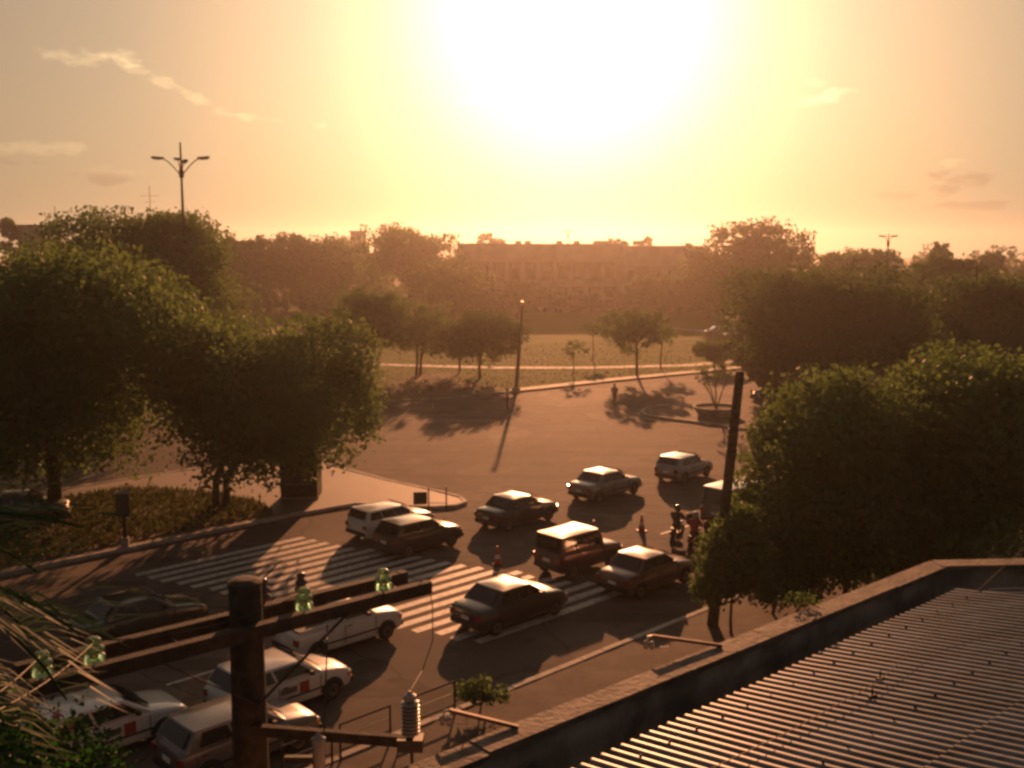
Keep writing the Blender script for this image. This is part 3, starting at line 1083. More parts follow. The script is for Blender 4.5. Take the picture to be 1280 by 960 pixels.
# ------------------------------------------------------------------ near utility pole with glass insulators
PY = 9.6
ptop = A(306, 727, PY)
root = empty('utility_pole', (ptop.x, PY, 0), 0, 'thick dark utility pole near the camera carrying a double crossarm of glass insulators', 'utility pole')
o3 = Vector((ptop.x, PY, 0))
MB().tube([(0, 0, -.2), (0, 0, ptop.z * .5), (0, 0, ptop.z)], [.24, .2, .155], 18).build('pole', M_conc if False else M_wood, root, 60)
MB().lathe([(.165, -.03), (.165, .0), (.11, .03), (.05, .035)], 18, (0, 0, ptop.z)).build('cap', M_wood, root, 40)
# the crossarm: straight level timber; ends read at the heights where the photograph shows them
aL, aR = A(42, 831, 8.62), None
zarm = aL.z
aR = G(556, 706, zarm)
ad = (aR - aL).normalized()
an_ = Vector((-ad.y, ad.x, 0))
pc_ = o3 + Vector((0, 0, zarm))
mid = pc_
aL2, aR2 = mid - ad * 2.02, mid + ad * 2.0
for sgn in (-1, 1):
    off = an_ * sgn * .225
    arm = MB().beam(aL2 + off - o3, aR2 + off - o3, .10, .13).build('crossarm', M_wood, root)
    arm['label'] = 'weathered timber crossarm on the near face of the pole' if sgn < 0 else 'weathered timber crossarm on the far face of the pole'
for k in (-1.7, -.7, .7, 1.7):
    MB().tube([mid + ad * k - an_ * .3 - o3, mid + ad * k + an_ * .3 - o3], .012, 6).build('bolt', M_dark, root)
for k in (-1, 1):
    MB().beam(mid + ad * k * .95 - an_ * .285 - o3 + Vector((0, 0, -.04)), o3 * 0 + Vector((0, 0, zarm - .75)) - an_ * .19, .035, .012).build('brace', M_wood, root)

prof = [(.018, 0), (.02, .05), (.07, .045), (.078, .06), (.074, .085), (.05, .10), (.046, .115), (.066, .125), (.07, .14), (.062, .165), (.042, .18), (.036, .20), (.05, .212), (.052, .235), (.036, .255), (.015, .262)]
bell = [(.02, .01), (.03, .05), (.075, .02), (.09, .03), (.096, .06), (.086, .085), (.062, .095), (.06, .105), (.085, .112), (.09, .125), (.082, .155), (.055, .168), (.05, .18), (.066, .19), (.068, .205), (.056, .225), (.04, .235), (.015, .24)]
INS = []


def insulator(k, sgn, m, label, sc=1.0):
    p = mid + ad * k + an_ * sgn * .225 + Vector((0, 0, .065))
    r = empty('insulator', p, 0, label, 'insulator', 'pin insulators standing on the crossarm of the near pole')
    MB().lathe([(.012, -.03), (.012, .06)], 8).build('pin', M_steel, r)
    b = MB().lathe([(a * sc, z * sc + .01) for a, z in (bell if m is M_glassgreen else prof)], 20).build('glass_bell' if m is M_glassgreen else 'ceramic_bell', m, r, 50)
    INS.append(p + Vector((0, 0, .2)))
    return r


insulator(-1.50, -1, M_glassgreen, 'green glass insulator on the crossarm left of the pole, beside the palm')
insulator(-1.92, -1, M_glassgreen, 'clear disc insulator at the left end of the crossarm, behind palm leaflets', .95)
insulator(.30, 1, M_brown, 'dark ribbed insulator just right of the near pole top', 1.0)
insulator(.50, -1, M_glassgreen, 'green glass insulator on the crossarm just right of the near pole top')
insulator(.72, 1, M_brown, 'dark ribbed insulator behind the green glass one right of the pole top', .9)
insulator(1.42, -1, M_glassgreen, 'green glass insulator near the right end of the crossarm')


def sag(a, b, s, n=14):
    return [Vector(a).lerp(Vector(b), i / n) - Vector((0, 0, s * 4 * (i / n) * (1 - i / n))) for i in range(n + 1)]


tag(MB().tube(sag(INS[0], A(-420, 700, 20), .5), .006, 5).build('wire', M_wire), 'thin wire from the left green glass insulator towards the left', 'wire', 'wires at the near pole')
tag(MB().tube(sag(INS[3], INS[0] + Vector((0, 0, .02)), .12), .006, 5).build('wire', M_wire), 'thin wire slung along the crossarm between two green insulators', 'wire', 'wires at the near pole')
for i_, q_ in ((0, (-300, 1000, 2.5)), (1, (-340, 1010, 2.5))):
    tag(MB().tube(sag(INS[i_], A(*q_), .12), .0045, 5).build('wire', M_wire), ('thin service wire running from the left green insulator down to the bottom left', 'thin service wire running from the end insulator down past the palm')[i_], 'wire', 'wires at the near pole')
e1 = aR2 - an_ * .225
tag(MB().tube([INS[5], INS[5] + Vector((.12, .05, .0)), e1 + Vector((-.02, .03, .02)), e1 + Vector((.03, .0, -.2)), A(541, 800, 10.2), A(528, 838, 9.8), A(514, 862, 9.35)], .0055, 6).build('wire', M_wire),
    'thin wire hanging from the right end of the crossarm to the ribbed arrester', 'wire', 'wires at the near pole')
tag(MB().tube([mid + ad * .72 - an_ * .28 + Vector((0, 0, -.1)), A(409, 800, 9.35), A(407, 860, 9.2), A(405, 915, 9.0)], .007, 6).build('wire', M_wire),
    'thin wire dropping from the crossarm to the smooth grey arrester', 'wire', 'wires at the near pole')
# lower crossarm with the arresters
pa = A(514, 925, 9.25)
pb = Vector((o3.x, o3.y, pa.z)) + (Vector((o3.x, o3.y, pa.z)) - pa) * .12
lower = MB().beam(pb - o3 - an_ * .21, pa - o3 - an_ * .05, .07, .10).build('crossarm', M_wood, root)
r = empty('arrester', A(513, 921, 9.22), 0, 'grey ribbed ceramic arrester upright on the lower crossarm', 'arrester')
ribs = [(.035, 0), (.035, .02)]
for k in range(9):
    z = .03 + k * .036
    ribs += [(.058, z), (.088, z + .008), (.088, z + .018), (.058, z + .026)]
ribs += [(.04, .36), (.05, .365), (.05, .40), (.02, .41)]
MB().lathe(ribs, 20).build('ribbed_body', M_ceram, r, 40)
MB().lathe([(.055, .37), (.06, .375), (.06, .405), (.03, .42), (.012, .45)], 14).build('cap', M_steel, r, 40)
MB().box((0, 0, -.06), (.24, .16, .12)).build('bracket', M_dark, r)
MB().tube([(.01, 0, -.12), (.02, 0, -.6)], .016, 8).build('tail_rod', M_dark, r)
r = empty('arrester', A(399, 962, 8.9), 0, 'smooth grey cylinder arrester hung beside the near pole', 'arrester')
MB().lathe([(.05, 0), (.058, .02), (.058, .25), (.064, .255), (.064, .30), (.03, .32), (.012, .37)], 18).build('cylinder_body', M_ceram, r, 40)
MB().box((-.16, 0, .1), (.3, .05, .06)).build('bracket', M_dark, r)

# ------------------------------------------------------------------ the low building with corrugated roof in the corner
ZC = H - 4.5
c0 = G(640, 910, ZC)
c1 = G(1166, 702, ZC)
c2 = G(1290, 699.5, ZC)
wd = (c1 - c0).normalized()
wn = Vector((wd.y, -wd.x, 0))                # towards the roof
fd = (c2 - c1).normalized()
c0 = c0 - wd * 9
c2 = c1 + fd * 14
root = empty('low_annex', (c1.x, c1.y, 0), 0, 'low annex with worn parapet and grey corrugated roof in the bottom right corner', 'building')
O = Vector((c1.x, c1.y, 0))
T = .2


def loc2(p):
    return Vector((p.x - O.x, p.y - O.y, p.z))


fn = Vector((fd.y, -fd.x, 0))
inner1 = None
# mitred inner corner
den = wd.x * fd.y - wd.y * fd.x
pA, pB = c1 + wn * T, c1 + fn * T
tt = ((pB.x - pA.x) * fd.y - (pB.y - pA.y) * fd.x) / den
inner1 = pA + wd * tt
poly_w = [c0, c1, inner1, c0 + wn * T]
poly_f = [c1, c2, c2 + fn * T, inner1]
L2 = lambda ps: [(p.x - O.x, p.y - O.y) for p in ps]
mb = MB()
mb.prism(L2(poly_w)[::-1], -.2, ZC - .06)
mb.prism(L2(poly_f)[::-1], -.2, ZC - .06)
mb.build('parapet_wall', M_par, root)
# coping in lengths, a little uneven
for (a, b, nn) in ((c0, c1, wn), (c1, c2, fn)):
    L = (b - a).length
    n = int(L / 1.4)
    d = (b - a).normalized()
    for k in range(n):
        rr = random.Random(k * 7 + int(L))
        e0 = a + d * (L * k / n + (.004 if k else 0))
        e1_ = a + d * (L * (k + 1) / n - .004)
        w_ = T + .05 + rr.uniform(-.015, .02)
        q = [e0 - nn * .05, e1_ - nn * .05, e1_ + nn * w_, e0 + nn * w_]
        MB().prism(L2(q)[::-1], ZC - .06, ZC + rr.uniform(0, .012)).build('coping', M_cop, root)
# gutter floor and mass of the annex
inside = [c0 + wn * (T + .002), inner1 + wn * .002, c2 + fn * (T + .002), c2 + wn * 14, c0 + wn * 14]
MB().prism(L2(inside)[::-1], -.2, ZC - .75).build('gutter', M_gutter, root)
# corrugated sheets rising away from the gutter
r0 = G(720, 960, ZC - .14)
r1 = G(1196, 736, ZC - .14)
rd = (r1 - r0).normalized()
rn = Vector((rd.y, -rd.x, 0))
slope = math.tan(R(8.0))
pitch, amp = 0.135, 0.022
Lr = (r1 - r0).length
start = -3.0
nseg = int((Lr - start) / pitch * 12)
rows = 9
TL = [0, .8, 1.6, 2.4, 2.402, 3.6, 4.8, 4.802, 6.4, 8.5]
depth = 8.5
vs_, fs_ = [], []
for j in range(rows + 1):
    t = TL[j]
    for i in range(nseg + 1):
        s_ = start + (Lr - start) * i / nseg
        # far end of the sheets is cut along the far parapet
        p = r0 + rd * s_ + rn * t
        z = ZC - .14 + t * slope + amp * (2 * abs(math.sin(math.pi * s_ / pitch)) ** .85 - 1) + .007 * math.sin(s_ * 1.7 + j * .6) + .012 * (j >= 4) + .012 * (j >= 7)
        vs_.append((p.x - O.x, p.y - O.y, z))
for j in range(rows):
    for i in range(nseg):
        a = j * (nseg + 1) + i
        fs_.append((a, a + nseg + 1, a + nseg + 2, a + 1))
mb = MB()
mb.add(vs_, fs_)
so = mb.build('corrugated_roof', M_sheet, root)
sm = so.modifiers.new('thick', 'SOLIDIFY')
sm.thickness = .008
sm.offset = -1
MB().beam(loc2(r0 - rd * 3 + rn * .25 + Vector((0, 0, -.15))), loc2(r1 + rn * .25 + Vector((0, 0, -.15))), .08, .14).build('eaves_beam', M_wood, root)
# far extension of the roof behind the first sheets to meet the far parapet
vs_, fs_ = [], []
ext = 1.6
n2 = int(ext / pitch * 12)
for j in range(rows + 1):
    t = .35 + depth * j / rows
    for i in range(n2 + 1):
        s_ = Lr - .05 + ext * i / n2 * max(0.05, min(1.0, t * .55))
        p = r0 + rd * s_ + rn * t
        z = ZC - .17 + t * slope + amp * (2 * abs(math.sin(math.pi * s_ / pitch)) ** .85 - 1)
        vs_.append((p.x - O.x, p.y - O.y, z))
for j in range(rows):
    for i in range(n2):
        a = j * (n2 + 1) + i
        fs_.append((a, a + n2 + 1, a + n2 + 2, a + 1))
mb = MB()
mb.add(vs_, fs_)
so = mb.build('corrugated_roof', M_sheet, root)
sm = so.modifiers.new('thick', 'SOLIDIFY')
sm.thickness = .008
sm.offset = -1


def roof_z(p):
    t = (p - r0).dot(rn)
    return ZC - .14 + max(0, t) * slope


def on_roof(x, y, h=.03):
    p = G(x, y, ZC)
    for _ in range(12):
        p = G(x, y, roof_z(p) + h)
    return p


# hook bolts of the sheets
mb = MB()
for j, t in enumerate((.35, 1.7, 3.05)):
    for k in range(0, int(Lr / pitch), 3):
        s_ = (k + .5) * pitch
        p = r0 + rd * s_ + rn * (t + .04 * ((k * 7) % 3))
        mb.lathe([(.014, 0), (.014, .012), (.006, .03)], 6, (p.x - O.x, p.y - O.y, ZC - .14 + t * slope + amp))
hb = mb.build('hook_bolt', M_dark, root)
hb['kind'] = 'stuff'
# cable over the roof and its little stays
pts = [on_roof(880, 965, .10), on_roof(985, 915, .06), on_roof(1098, 852, .09), on_roof(1165, 790, .14), G(1290, 676, ZC + .45)]
tag(MB().tube(pts, .004, 6).build('cable', M_rust), 'thin pale cable running over the corrugated roof', 'cable')
for (x, y, lab) in ((1100, 851, 'upper of two small dark clamps holding the cable on the roof'), (1090, 873, 'lower of two small dark clamps on the corrugated roof')):
    p = on_roof(x, y, .0)
    r = empty('cable_clamp', p, .5, lab, 'clamp')
    MB().box((0, 0, .02), (.10, .04, .035)).build('base', M_dark, r)
    MB().tube([(0, 0, .04), (0, 0, .11)], .009, 6).build('bolt', M_dark, r)

# weeds rooted in the coping
wp = G(1000, 757, ZC + .02)
wr_ = empty('weed', wp, 0, 'small weed with pale leaves rooted on the parapet coping before the dense trees', 'weed')
q = leaf_cloud(np.random.default_rng(9), [(-.09, .05, .07, .05), (.02, .03, .09, .06), (.11, .06, .08, .05), (.19, .1, .06, .04)], 150, .04)
me = tri_mesh('leaves', q, 4)
me.materials.append(M_leaf2)
o = bpy.data.objects.new('leaves', me)
C.objects.link(o)
o.parent = wr_
mb = MB()
for x_, y_, z_ in ((-.09, .05, .08), (.02, .03, .1), (.11, .06, .09), (.19, .1, .07)):
    mb.tube([(.05, 0, -.02), (x_, y_, z_)], [.008, .004], 5)
mb.build('stem', M_bark, wr_)

# brackets reaching out from the parapet
for (x0, y0, x1, y1, lab) in ((648, 909, 562, 888, 'steel bracket arm reaching out from the parapet beside the green plant'), (902, 807, 816, 795, 'steel bracket arm reaching out from the parapet below the shrub')):
    b0 = G(x0, y0, ZC + .02)
    b1 = G(x1, y1, ZC + .16)
    r = empty('wall_bracket', b0, 0, lab, 'bracket', 'bracket arms on the parapet')
    d = b1 - b0
    MB().beam((0, 0, 0), d, .035, .035).build('arm', M_rust, r)
    e = d + (-wn) * .02
    MB().tube([d, d + Vector((-.05, .03, -.02)), d + Vector((-.06, .04, -.08))], .014, 6).build('hook', M_steel, r)
    for k in (0, 1):
        p = d + Vector((-.07 + .065 * k, .04 - .02 * k, -.12))
        MB().lathe([(.012, .05), (.03, .035), (.034, 0), (.022, -.02), (.03, -.035), (.01, -.05)][::-1], 10, p).build('insulator', M_ceram, r, 40)
    MB().tube([d * .75, d * .75 + Vector((0, 0, -.1)), d * .9 + Vector((0, 0, -.12))], .008, 5).build('tie', M_steel, r)

# ------------------------------------------------------------------ street furniture
# guard rail along the near kerb
root = empty('guard_rail', S(-4.35, -.25, .14), ST, 'black tube guard rail on the near kerb', 'guard rail')
spans = [(-5.4, -4.0), (-3.75, -2.2), (-1.75, 0.0)]
for a, b in spans:
    MB().tube([(a, 0, .0), (a, 0, .95), (b, 0, .95), (b, 0, 0)], .032, 8).build('frame', M_dark, root)
    MB().tube([(a, 0, .28), (b, 0, .28)], .025, 8).build('rail', M_dark, root)
    MB().tube([(a, 0, .62), (b, 0, .62)], .012, 6).build('rail', M_dark, root)

# low frame on the island tip
root = empty('sign_frame', G(558, 640, .14), R(8), 'dark post frame with a dark panel on the tip of the island', 'sign frame')
MB().tube([(0, 0, 0), (0, 0, 1.25)], .035, 8).build('post', M_dark, root)
MB().tube([(-.85, .1, 0), (-.85, .1, 1.2)], .035, 8).build('post', M_dark, root)
MB().tube([(0, 0, .45), (-.85, .1, .45)], .02, 6).build('rail', M_dark, root)
MB().tube([(0, 0, 1.2), (-.85, .1, 1.2)], .02, 6).build('rail', M_dark, root)
MB().box((-1.25, .12, .7), (.66, .05, .62)).build('panel', M_dark, root)

# kiosk
g = G(374, 624, .14)
root = empty('kiosk', g, R(2), 'square dark kiosk under the spreading tree on the island', 'kiosk')
MB().box((0, .8, 1.4), (1.85, 1.6, 2.8)).build('wall', M_dark, root)
MB().box((0, .75, 2.88), (2.15, 2.0, .14)).build('roof', M_conc, root)
MB().box((0, .0, .06), (1.95, .1, .12)).build('plinth', M_conc, root)
sh = MB().box((-.05, -.02, 1.35), (1.4, .05, .95)).build('shutter', mat('shutter_metal', (.10, .09, .085), .5, .6), root)
for k in range(7):
    MB().box((-.05, -.055, .97 + k * .13), (1.36, .02, .09)).build('slat', MATS['shutter_metal'], sh)
MB().box((-.05, -.16, .84), (1.5, .3, .04)).build('counter', M_steel, root)

# control box on a post
g = G(157, 683, .14)
root = empty('control_box', g, .2, 'dark box on a short post at the near side of the island lawn', 'control box')
MB().tube([(0, 0, 0), (0, 0, 1.6)], .09, 10).build('post', M_dark, root)
MB().box((0, 0, 1.85), (.52, .42, 1.0)).build('box', M_dark, root)
MB().box((0, -.22, 1.85), (.42, .02, .86)).build('door', mat('box_door', (.06, .055, .05), .5, .4), root)
MB().box((0, 0, 2.38), (.6, .5, .06)).build('cap', M_conc, root)
MB().box((0, 0, .2), (.3, .3, .4)).build('base', M_conc, root)


def cone(x, y, label):
    g = G(x, y)
    root = empty('traffic_cone', (g.x, g.y, .01), .4, label, 'traffic cone', 'traffic cones between the lanes')
    MB().box((0, 0, .02), (.4, .4, .04)).build('base', M_black, root)
    MB().lathe([(.16, .04), (.14, .16), (.115, .27)], 16).build('cone_body', M_red, root, 40)
    MB().lathe([(.116, .27), (.085, .43)], 16).build('white_band', M_white, root, 40)
    MB().lathe([(.084, .43), (.07, .5), (.03, .76), (.02, .78)], 16).build('cone_tip', M_red, root, 40)


cone(622, 706, 'red and white cone at the edge of the zebra crossing')
cone(802, 664, 'red and white cone right of the silver saloon')
cone(742, 672, 'red and white cone behind the tall dark van with the pale roof')


# ------------------------------------------------------------------ vehicles
def paint(name, col, metal=0.0, rough=0.32):
    return mat('paint_' + name, col, rough, metal, var=0.12, scale=1.2, coat=1.0)


P_white = paint('white', (.62, .61, .59))
P_silver = paint('silver', (.24, .23, .23), .4)
P_silver2 = paint('pale_silver', (.36, .35, .34), .3)
P_dark = paint('charcoal', (.035, .035, .04), .3)
P_green = paint('dark_green', (.04, .055, .045), .3)
P_wine = paint('wine', (.09, .03, .03), .3)
P_wine2 = paint('wine_metallic', (.13, .07, .07), .4)
P_grey = paint('grey', (.16, .16, .17), .5)
P_black = paint('black', (.018, .018, .02), .2)
P_beige = paint('beige', (.45, .40, .32), .3)


def car(p, rz, label, body='hatch', col=None, L=3.9, W=1.66, Ht=1.45, cat='car', group=None, roofcol=None, taxi=False, detail=True, rack=False):
    root = empty({'van': 'van', 'pickup': 'pickup_truck', 'suv': 'offroad_car'}.get(body, 'car'), p, rz, label, cat, group)
    hw = W / 2
    x0, x1 = -L / 2, L / 2
    zb = .19 if body != 'suv' else .28
    wr = .30 if body != 'suv' else .35
    hood = {'hatch': .92, 'sedan': .92, 'wagon': .92, 'pickup': .98, 'van': 1.02, 'suv': 1.05}[body]
    belt = hood + .06
    tail = {'hatch': belt, 'sedan': hood + .03, 'wagon': belt, 'pickup': hood, 'van': belt, 'suv': belt}[body]
    # greenhouse extents: base rear, base front, roof rear, roof front
    gh = {'hatch': (x0 + .10, x1 - 1.05, x0 + .42, x1 - 1.75), 'sedan': (x0 + .62, x1 - 1.12, x0 + 1.12, x1 - 1.85), 'wagon': (x0 + .08, x1 - 1.1, x0 + .28, x1 - 1.8),
          'pickup': (x0 + 1.55, x1 - 1.1, x0 + 1.68, x1 - 1.7), 'van': (x0 + .05, x1 - .62, x0 + .18, x1 - 1.15), 'suv': (x0 + .06, x1 - 1.15, x0 + .16, x1 - 1.5)}[body]
    mb = MB()
    st = [(x0 + .0, .80, zb + .20, tail - .20), (x0 + .05, .93, zb + .08, tail - .07), (x0 + .22, .985, zb + .02, tail), (gh[0] + .15, 1, zb, tail if body == 'sedan' else belt),
          (gh[0] + .5 if body != 'pickup' else gh[0] + .2, 1, zb, belt), (gh[1] - .35, 1, zb, belt), (gh[1] + .02, .995, zb, hood + .02), (x1 - .45, .975, zb, hood - .07), (x1 - .14, .94, zb + .03, hood - .15), (x1 - .03, .88, zb + .1, hood - .25), (x1, .78, zb + .18, hood - .36)]
    st = sorted(st, key=lambda q: q[0])
    ring = []
    for (x, k, z0, z1) in st:
        h = hw * k
        half = [(0, z0), (h * .86, z0), (h * .97, z0 + .07), (h, z0 + (z1 - z0) * .5), (h * .985, z1 - .13), (h * .94, z1 - .035), (h * .84, z1), (h * .45, z1 + .022), (0, z1 + .03)]
        full = half + [(-a, b) for a, b in half[-2:0:-1]]
        ring.append([(x, a, b) for a, b in full])
    m = len(ring[0])
    vs2 = [v for r_ in ring for v in r_]
    fs2 = []
    for i in range(len(ring) - 1):
        for k in range(m):
            k2 = (k + 1) % m
            fs2.append((i * m + k, (i + 1) * m + k, (i + 1) * m + k2, i * m + k2))
    fs2.append(tuple(range(m)))
    fs2.append(tuple(range(len(ring) * m - 1, (len(ring) - 1) * m - 1, -1)))
    mb.add(vs2, fs2)
    bd = mb.build('body', col, root, 42)
    bv = bd.modifiers.new('soft', 'BEVEL')
    bv.width, bv.segments, bv.limit_method, bv.angle_limit = .035, 2, 'ANGLE', R(35)
    # greenhouse shell
    wb, wt = hw * .955, hw * (.80 if body not in ('van', 'suv') else .87)
    zr = Ht - .05
    zb2 = belt - .03
    B = [Vector((gh[0], -wb, zb2)), Vector((gh[1], -wb * .97, zb2)), Vector((gh[1], wb * .97, zb2)), Vector((gh[0], wb, zb2))]
    Tt = [Vector((gh[2], -wt, zr)), Vector((gh[3], -wt, zr)), Vector((gh[3], wt, zr)), Vector((gh[2], wt, zr))]
    bow_f, bow_r = Vector((.09, 0, 0)), Vector((-.05, 0, 0))
    mb = MB()
    nb_ = 4
    lowr, upr = [], []
    for (q, out, bf) in ((B, lowr, 1.0), (Tt, upr, .7)):
        for e in range(4):
            for k in range(nb_):
                t = k / nb_
                p_ = q[e].lerp(q[(e + 1) % 4], t)
                if e == 1:
                    p_ = p_ + bow_f * bf * math.sin(math.pi * t)
                if e == 3:
                    p_ = p_ + bow_r * bf * math.sin(math.pi * t)
                out.append(p_)
    n = len(lowr)
    midr = [a.lerp(b, .55) + Vector((0, (.035 if a.y > 0 else -.035) * (abs(a.y) / wb), 0)) for a, b in zip(lowr, upr)]
    mb.add(lowr + midr + upr, [(r_ * n + k, r_ * n + (k + 1) % n, (r_ + 1) * n + (k + 1) % n, (r_ + 1) * n + k) for r_ in (0, 1) for k in range(n)])
    cb = mb.build('cabin', col, root, 35)
    bv = cb.modifiers.new('soft', 'BEVEL')
    bv.width, bv.segments, bv.limit_method, bv.angle_limit = .05, 3, 'ANGLE', R(25)
    # crowned roof skin
    mb = MB()
    nx, ny = 10, 8
    vs3 = []
    for i in range(nx + 1):
        for j in range(ny + 1):
            a, b = i / nx * 2 - 1, j / ny * 2 - 1
            x = (gh[2] + gh[3]) / 2 + a * (gh[3] - gh[2]) / 2 + (bow_f.x * .7 * (1 - b * b) if i == nx else (bow_r.x * .7 * (1 - b * b) if i == 0 else 0))
            y = b * wt
            e_ = max(abs(a) ** 4, abs(b) ** 4)
            z = zr + .055 * (1 - a ** 2 * .55) * (1 - .5 * b * b) * (1 - e_) + .02 * (1 - e_)
            vs3.append((x, y, z))
    mb.add(vs3, [(i * (ny + 1) + j, (i + 1) * (ny + 1) + j, (i + 1) * (ny + 1) + j + 1, i * (ny + 1) + j + 1) for i in range(nx) for j in range(ny)])
    mb.build('roof', roofcol or col, root, 60)

    def panel(a, b, c, d, s0, s1, t0, t1, name, mt, off=.012, bulge=0.0):
        f = lambda s, t: a.lerp(b, s).lerp(d.lerp(c, s), t)
        q = [f(s0, t0), f(s1, t0), f(s1, t1), f(s0, t1)]
        nr = (q[1] - q[0]).cross(q[3] - q[0]).normalized()
        q = [p_ + nr * (off + bulge) for p_ in q]
        mm = MB()
        mm.quadslab(q, .012)
        return mm.build(name, mt, root)
    # side glass: rear-to-front pieces
    cuts = {'hatch': [(.12, .46), (.50, .92)], 'sedan': [(.10, .46), (.50, .92)], 'wagon': [(.05, .30), (.33, .60), (.63, .93)], 'pickup': [(.14, .88)], 'van': [(.05, .33), (.37, .64), (.68, .93)], 'suv': [(.06, .32), (.35, .62), (.65, .93)]}[body]
    for s0, s1 in cuts:
        panel(B[0], B[1], Tt[1], Tt[0], s0, s1, .16, .86, 'side_window', M_glass, bulge=.025)
        panel(B[2], B[3], Tt[3], Tt[2], 1 - s1, 1 - s0, .16, .86, 'side_window', M_glass, bulge=.025)
    panel(B[1], B[2], Tt[2], Tt[1], .07, .93, .10, .90, 'windscreen', M_glass, bulge=bow_f.x * .86)
    panel(B[3], B[0], Tt[0], Tt[3], .09, .91, .16, .88, 'rear_window', M_glass, bulge=.045)
    if detail:
        # doors' shut lines, handles, sills, bumpers
        for sy in (-1, 1):
            for xx in [gh[0] + (gh[1] - gh[0]) * (c[0] - .02) for c in cuts] + [gh[1] - .08]:
                if x0 + .3 < xx < x1 - .5:
                    MB().box((xx, sy * hw * .999, (zb + belt) / 2 + .02), (.014, .02, belt - zb - .28)).build('door_seam', M_black, root)
            for s0, s1 in cuts[-2:]:
                xx = gh[0] + (gh[1] - gh[0]) * s0 + .16
                MB().box((xx, sy * hw * .995, belt - .17), (.16, .03, .03)).build('door_handle', M_black, root)
            MB().box((0, sy * hw * .985, zb + .30), (L * .60, .035, .055)).build('side_trim', M_black, root)
            mr = MB().box((gh[1] - .42, sy * (hw + .06), belt + .07), (.10, .17, .11)).build('mirror', M_black, root)
        MB().box((x1 - .02, 0, zb + .20), (.10, W * .86, .17)).build('bumper', M_black, root)
        MB().box((x0 + .02, 0, zb + .22), (.12, W * .84, .17)).build('bumper', M_black, root)
        MB().box((x1 - .005, 0, hood - .33), (.06, W * .38, .10)).build('grille', M_black, root)
        MB().box((x0 - .005, 0, tail - .34), (.03, .36, .12)).build('number_plate', M_white, root)
        for sy in (-1, 1):
            MB().box((x1 - .055, sy * hw * .68, hood - .33), (.09, .28, .14)).build('headlight', M_lampwhite, root)
            MB().box((x1 - .14, sy * hw * .90, hood - .33), (.10, .09, .12)).build('indicator', M_lampor, root)
            MB().box((x0 + .045, sy * hw * .77, tail - .26), (.11, .24, .2)).build('taillight', M_lampred, root)
        for sy in (-1, 1):
            MB().beam((gh[1] + .07, sy * .3 - .1, zb2 + .06), (gh[1] - .12, sy * .3 + .22, zb2 + .22), .014, .014).build('wiper', M_black, root)
    # wheels
    wx = (x0 + .68, x1 - .74)
    for xx in wx:
        for sy in (-1, 1):
            arch = []
            for k in range(13):
                a = math.pi * k / 12
                arch.append((xx + math.cos(a) * (wr + .075), wr + math.sin(a) * (wr + .075)))
            mm = MB()
            ya, yb = sy * (hw * .90), sy * (hw * 1.003)
            nn = len(arch)
            mm.add([(x_, ya, max(z_, zb - .02)) for x_, z_ in arch] + [(x_, yb, max(z_, zb - .02)) for x_, z_ in arch],
                   [tuple(range(nn)), tuple(range(2 * nn - 1, nn - 1, -1))] + [(k, k + 1, nn + k + 1, nn + k) for k in range(nn - 1)] + [(nn - 1, 0, nn, 2 * nn - 1)])
            mm.build('wheel_arch', M_black, root)
            pr_ = [(wr * .62, -.09), (wr * .9, -.095), (wr, -.06), (wr, .06), (wr * .9, .095), (wr * .62, .09)]
            ty = MB().lathe(pr_, 20, (xx, sy * (hw - .075), wr), 'Y').build('wheel', M_tyre, root, 50)
            MB().lathe([(.05, -.01), (.06, .03), (wr * .45, .02), (wr * .6, .035), (wr * .61, 0), (wr * .5, -.02)] if sy > 0 else [(.05, .01), (.06, -.03), (wr * .45, -.02), (wr * .6, -.035), (wr * .61, 0), (wr * .5, .02)],
                       16, (xx, sy * (hw - .075 + .075), wr), 'Y').build('rim', M_rim, ty, 40)
    if body == 'pickup':
        MB().box((x0 + .82, 0, hood + .045), (1.35, W * .80, .03)).build('load_bed', M_black, root)
        for sy in (-1, 1):
            MB().beam((x0 + .12, sy * hw * .9, hood + .08), (gh[0], sy * hw * .9, hood + .08), .07, .10).build('bed_rail', col, root)
    if rack:
        for xx in (gh[2] + .35, gh[3] - .3):
            MB().tube([(xx, -wt, zr + .02), (xx, -wt, zr + .12), (xx, wt, zr + .12), (xx, wt, zr + .02)], .018, 6).build('roof_bar', M_black, root)
    if taxi:
        for sy in (-1,):
            MB().box((gh[1] - .62, sy * (hw * 1.004), (zb + belt) / 2 + .10), (.30, .016, .30)).build('door_badge', mat('red_badge', (.30, .045, .035), .6), root)
            MB().box((gh[1] - 1.12, sy * (hw * 1.004), (zb + belt) / 2 + .12), (.52, .016, .16)).build('door_panel', mat('grey_print', (.12, .12, .13), .5), root)
        MB().box(((gh[2] + gh[3]) / 2, 0, zr + .11), (.16, .42, .11)).build('roof_sign', M_white, root)
    return root


def car_rr(s, n, label, ang=0.0, **kw):
    """placed by its rear right corner in street coordinates"""
    L, W = kw.get('L', 3.9), kw.get('W', 1.66)
    a = ST + R(ang)
    u, v = Vector((math.cos(a), math.sin(a), 0)), Vector((-math.sin(a), math.cos(a), 0))
    p = S(s, n) + u * L / 2 + v * W / 2
    return car((p.x, p.y, .006), a, label, **kw)


def car_fr(s, n, label, ang=0.0, **kw):
    L, W = kw.get('L', 3.9), kw.get('W', 1.66)
    a = ST + R(ang)
    u, v = Vector((math.cos(a), math.sin(a), 0)), Vector((-math.sin(a), math.cos(a), 0))
    p = S(s, n) - u * L / 2 + v * W / 2
    return car((p.x, p.y, .006), a, label, **kw)


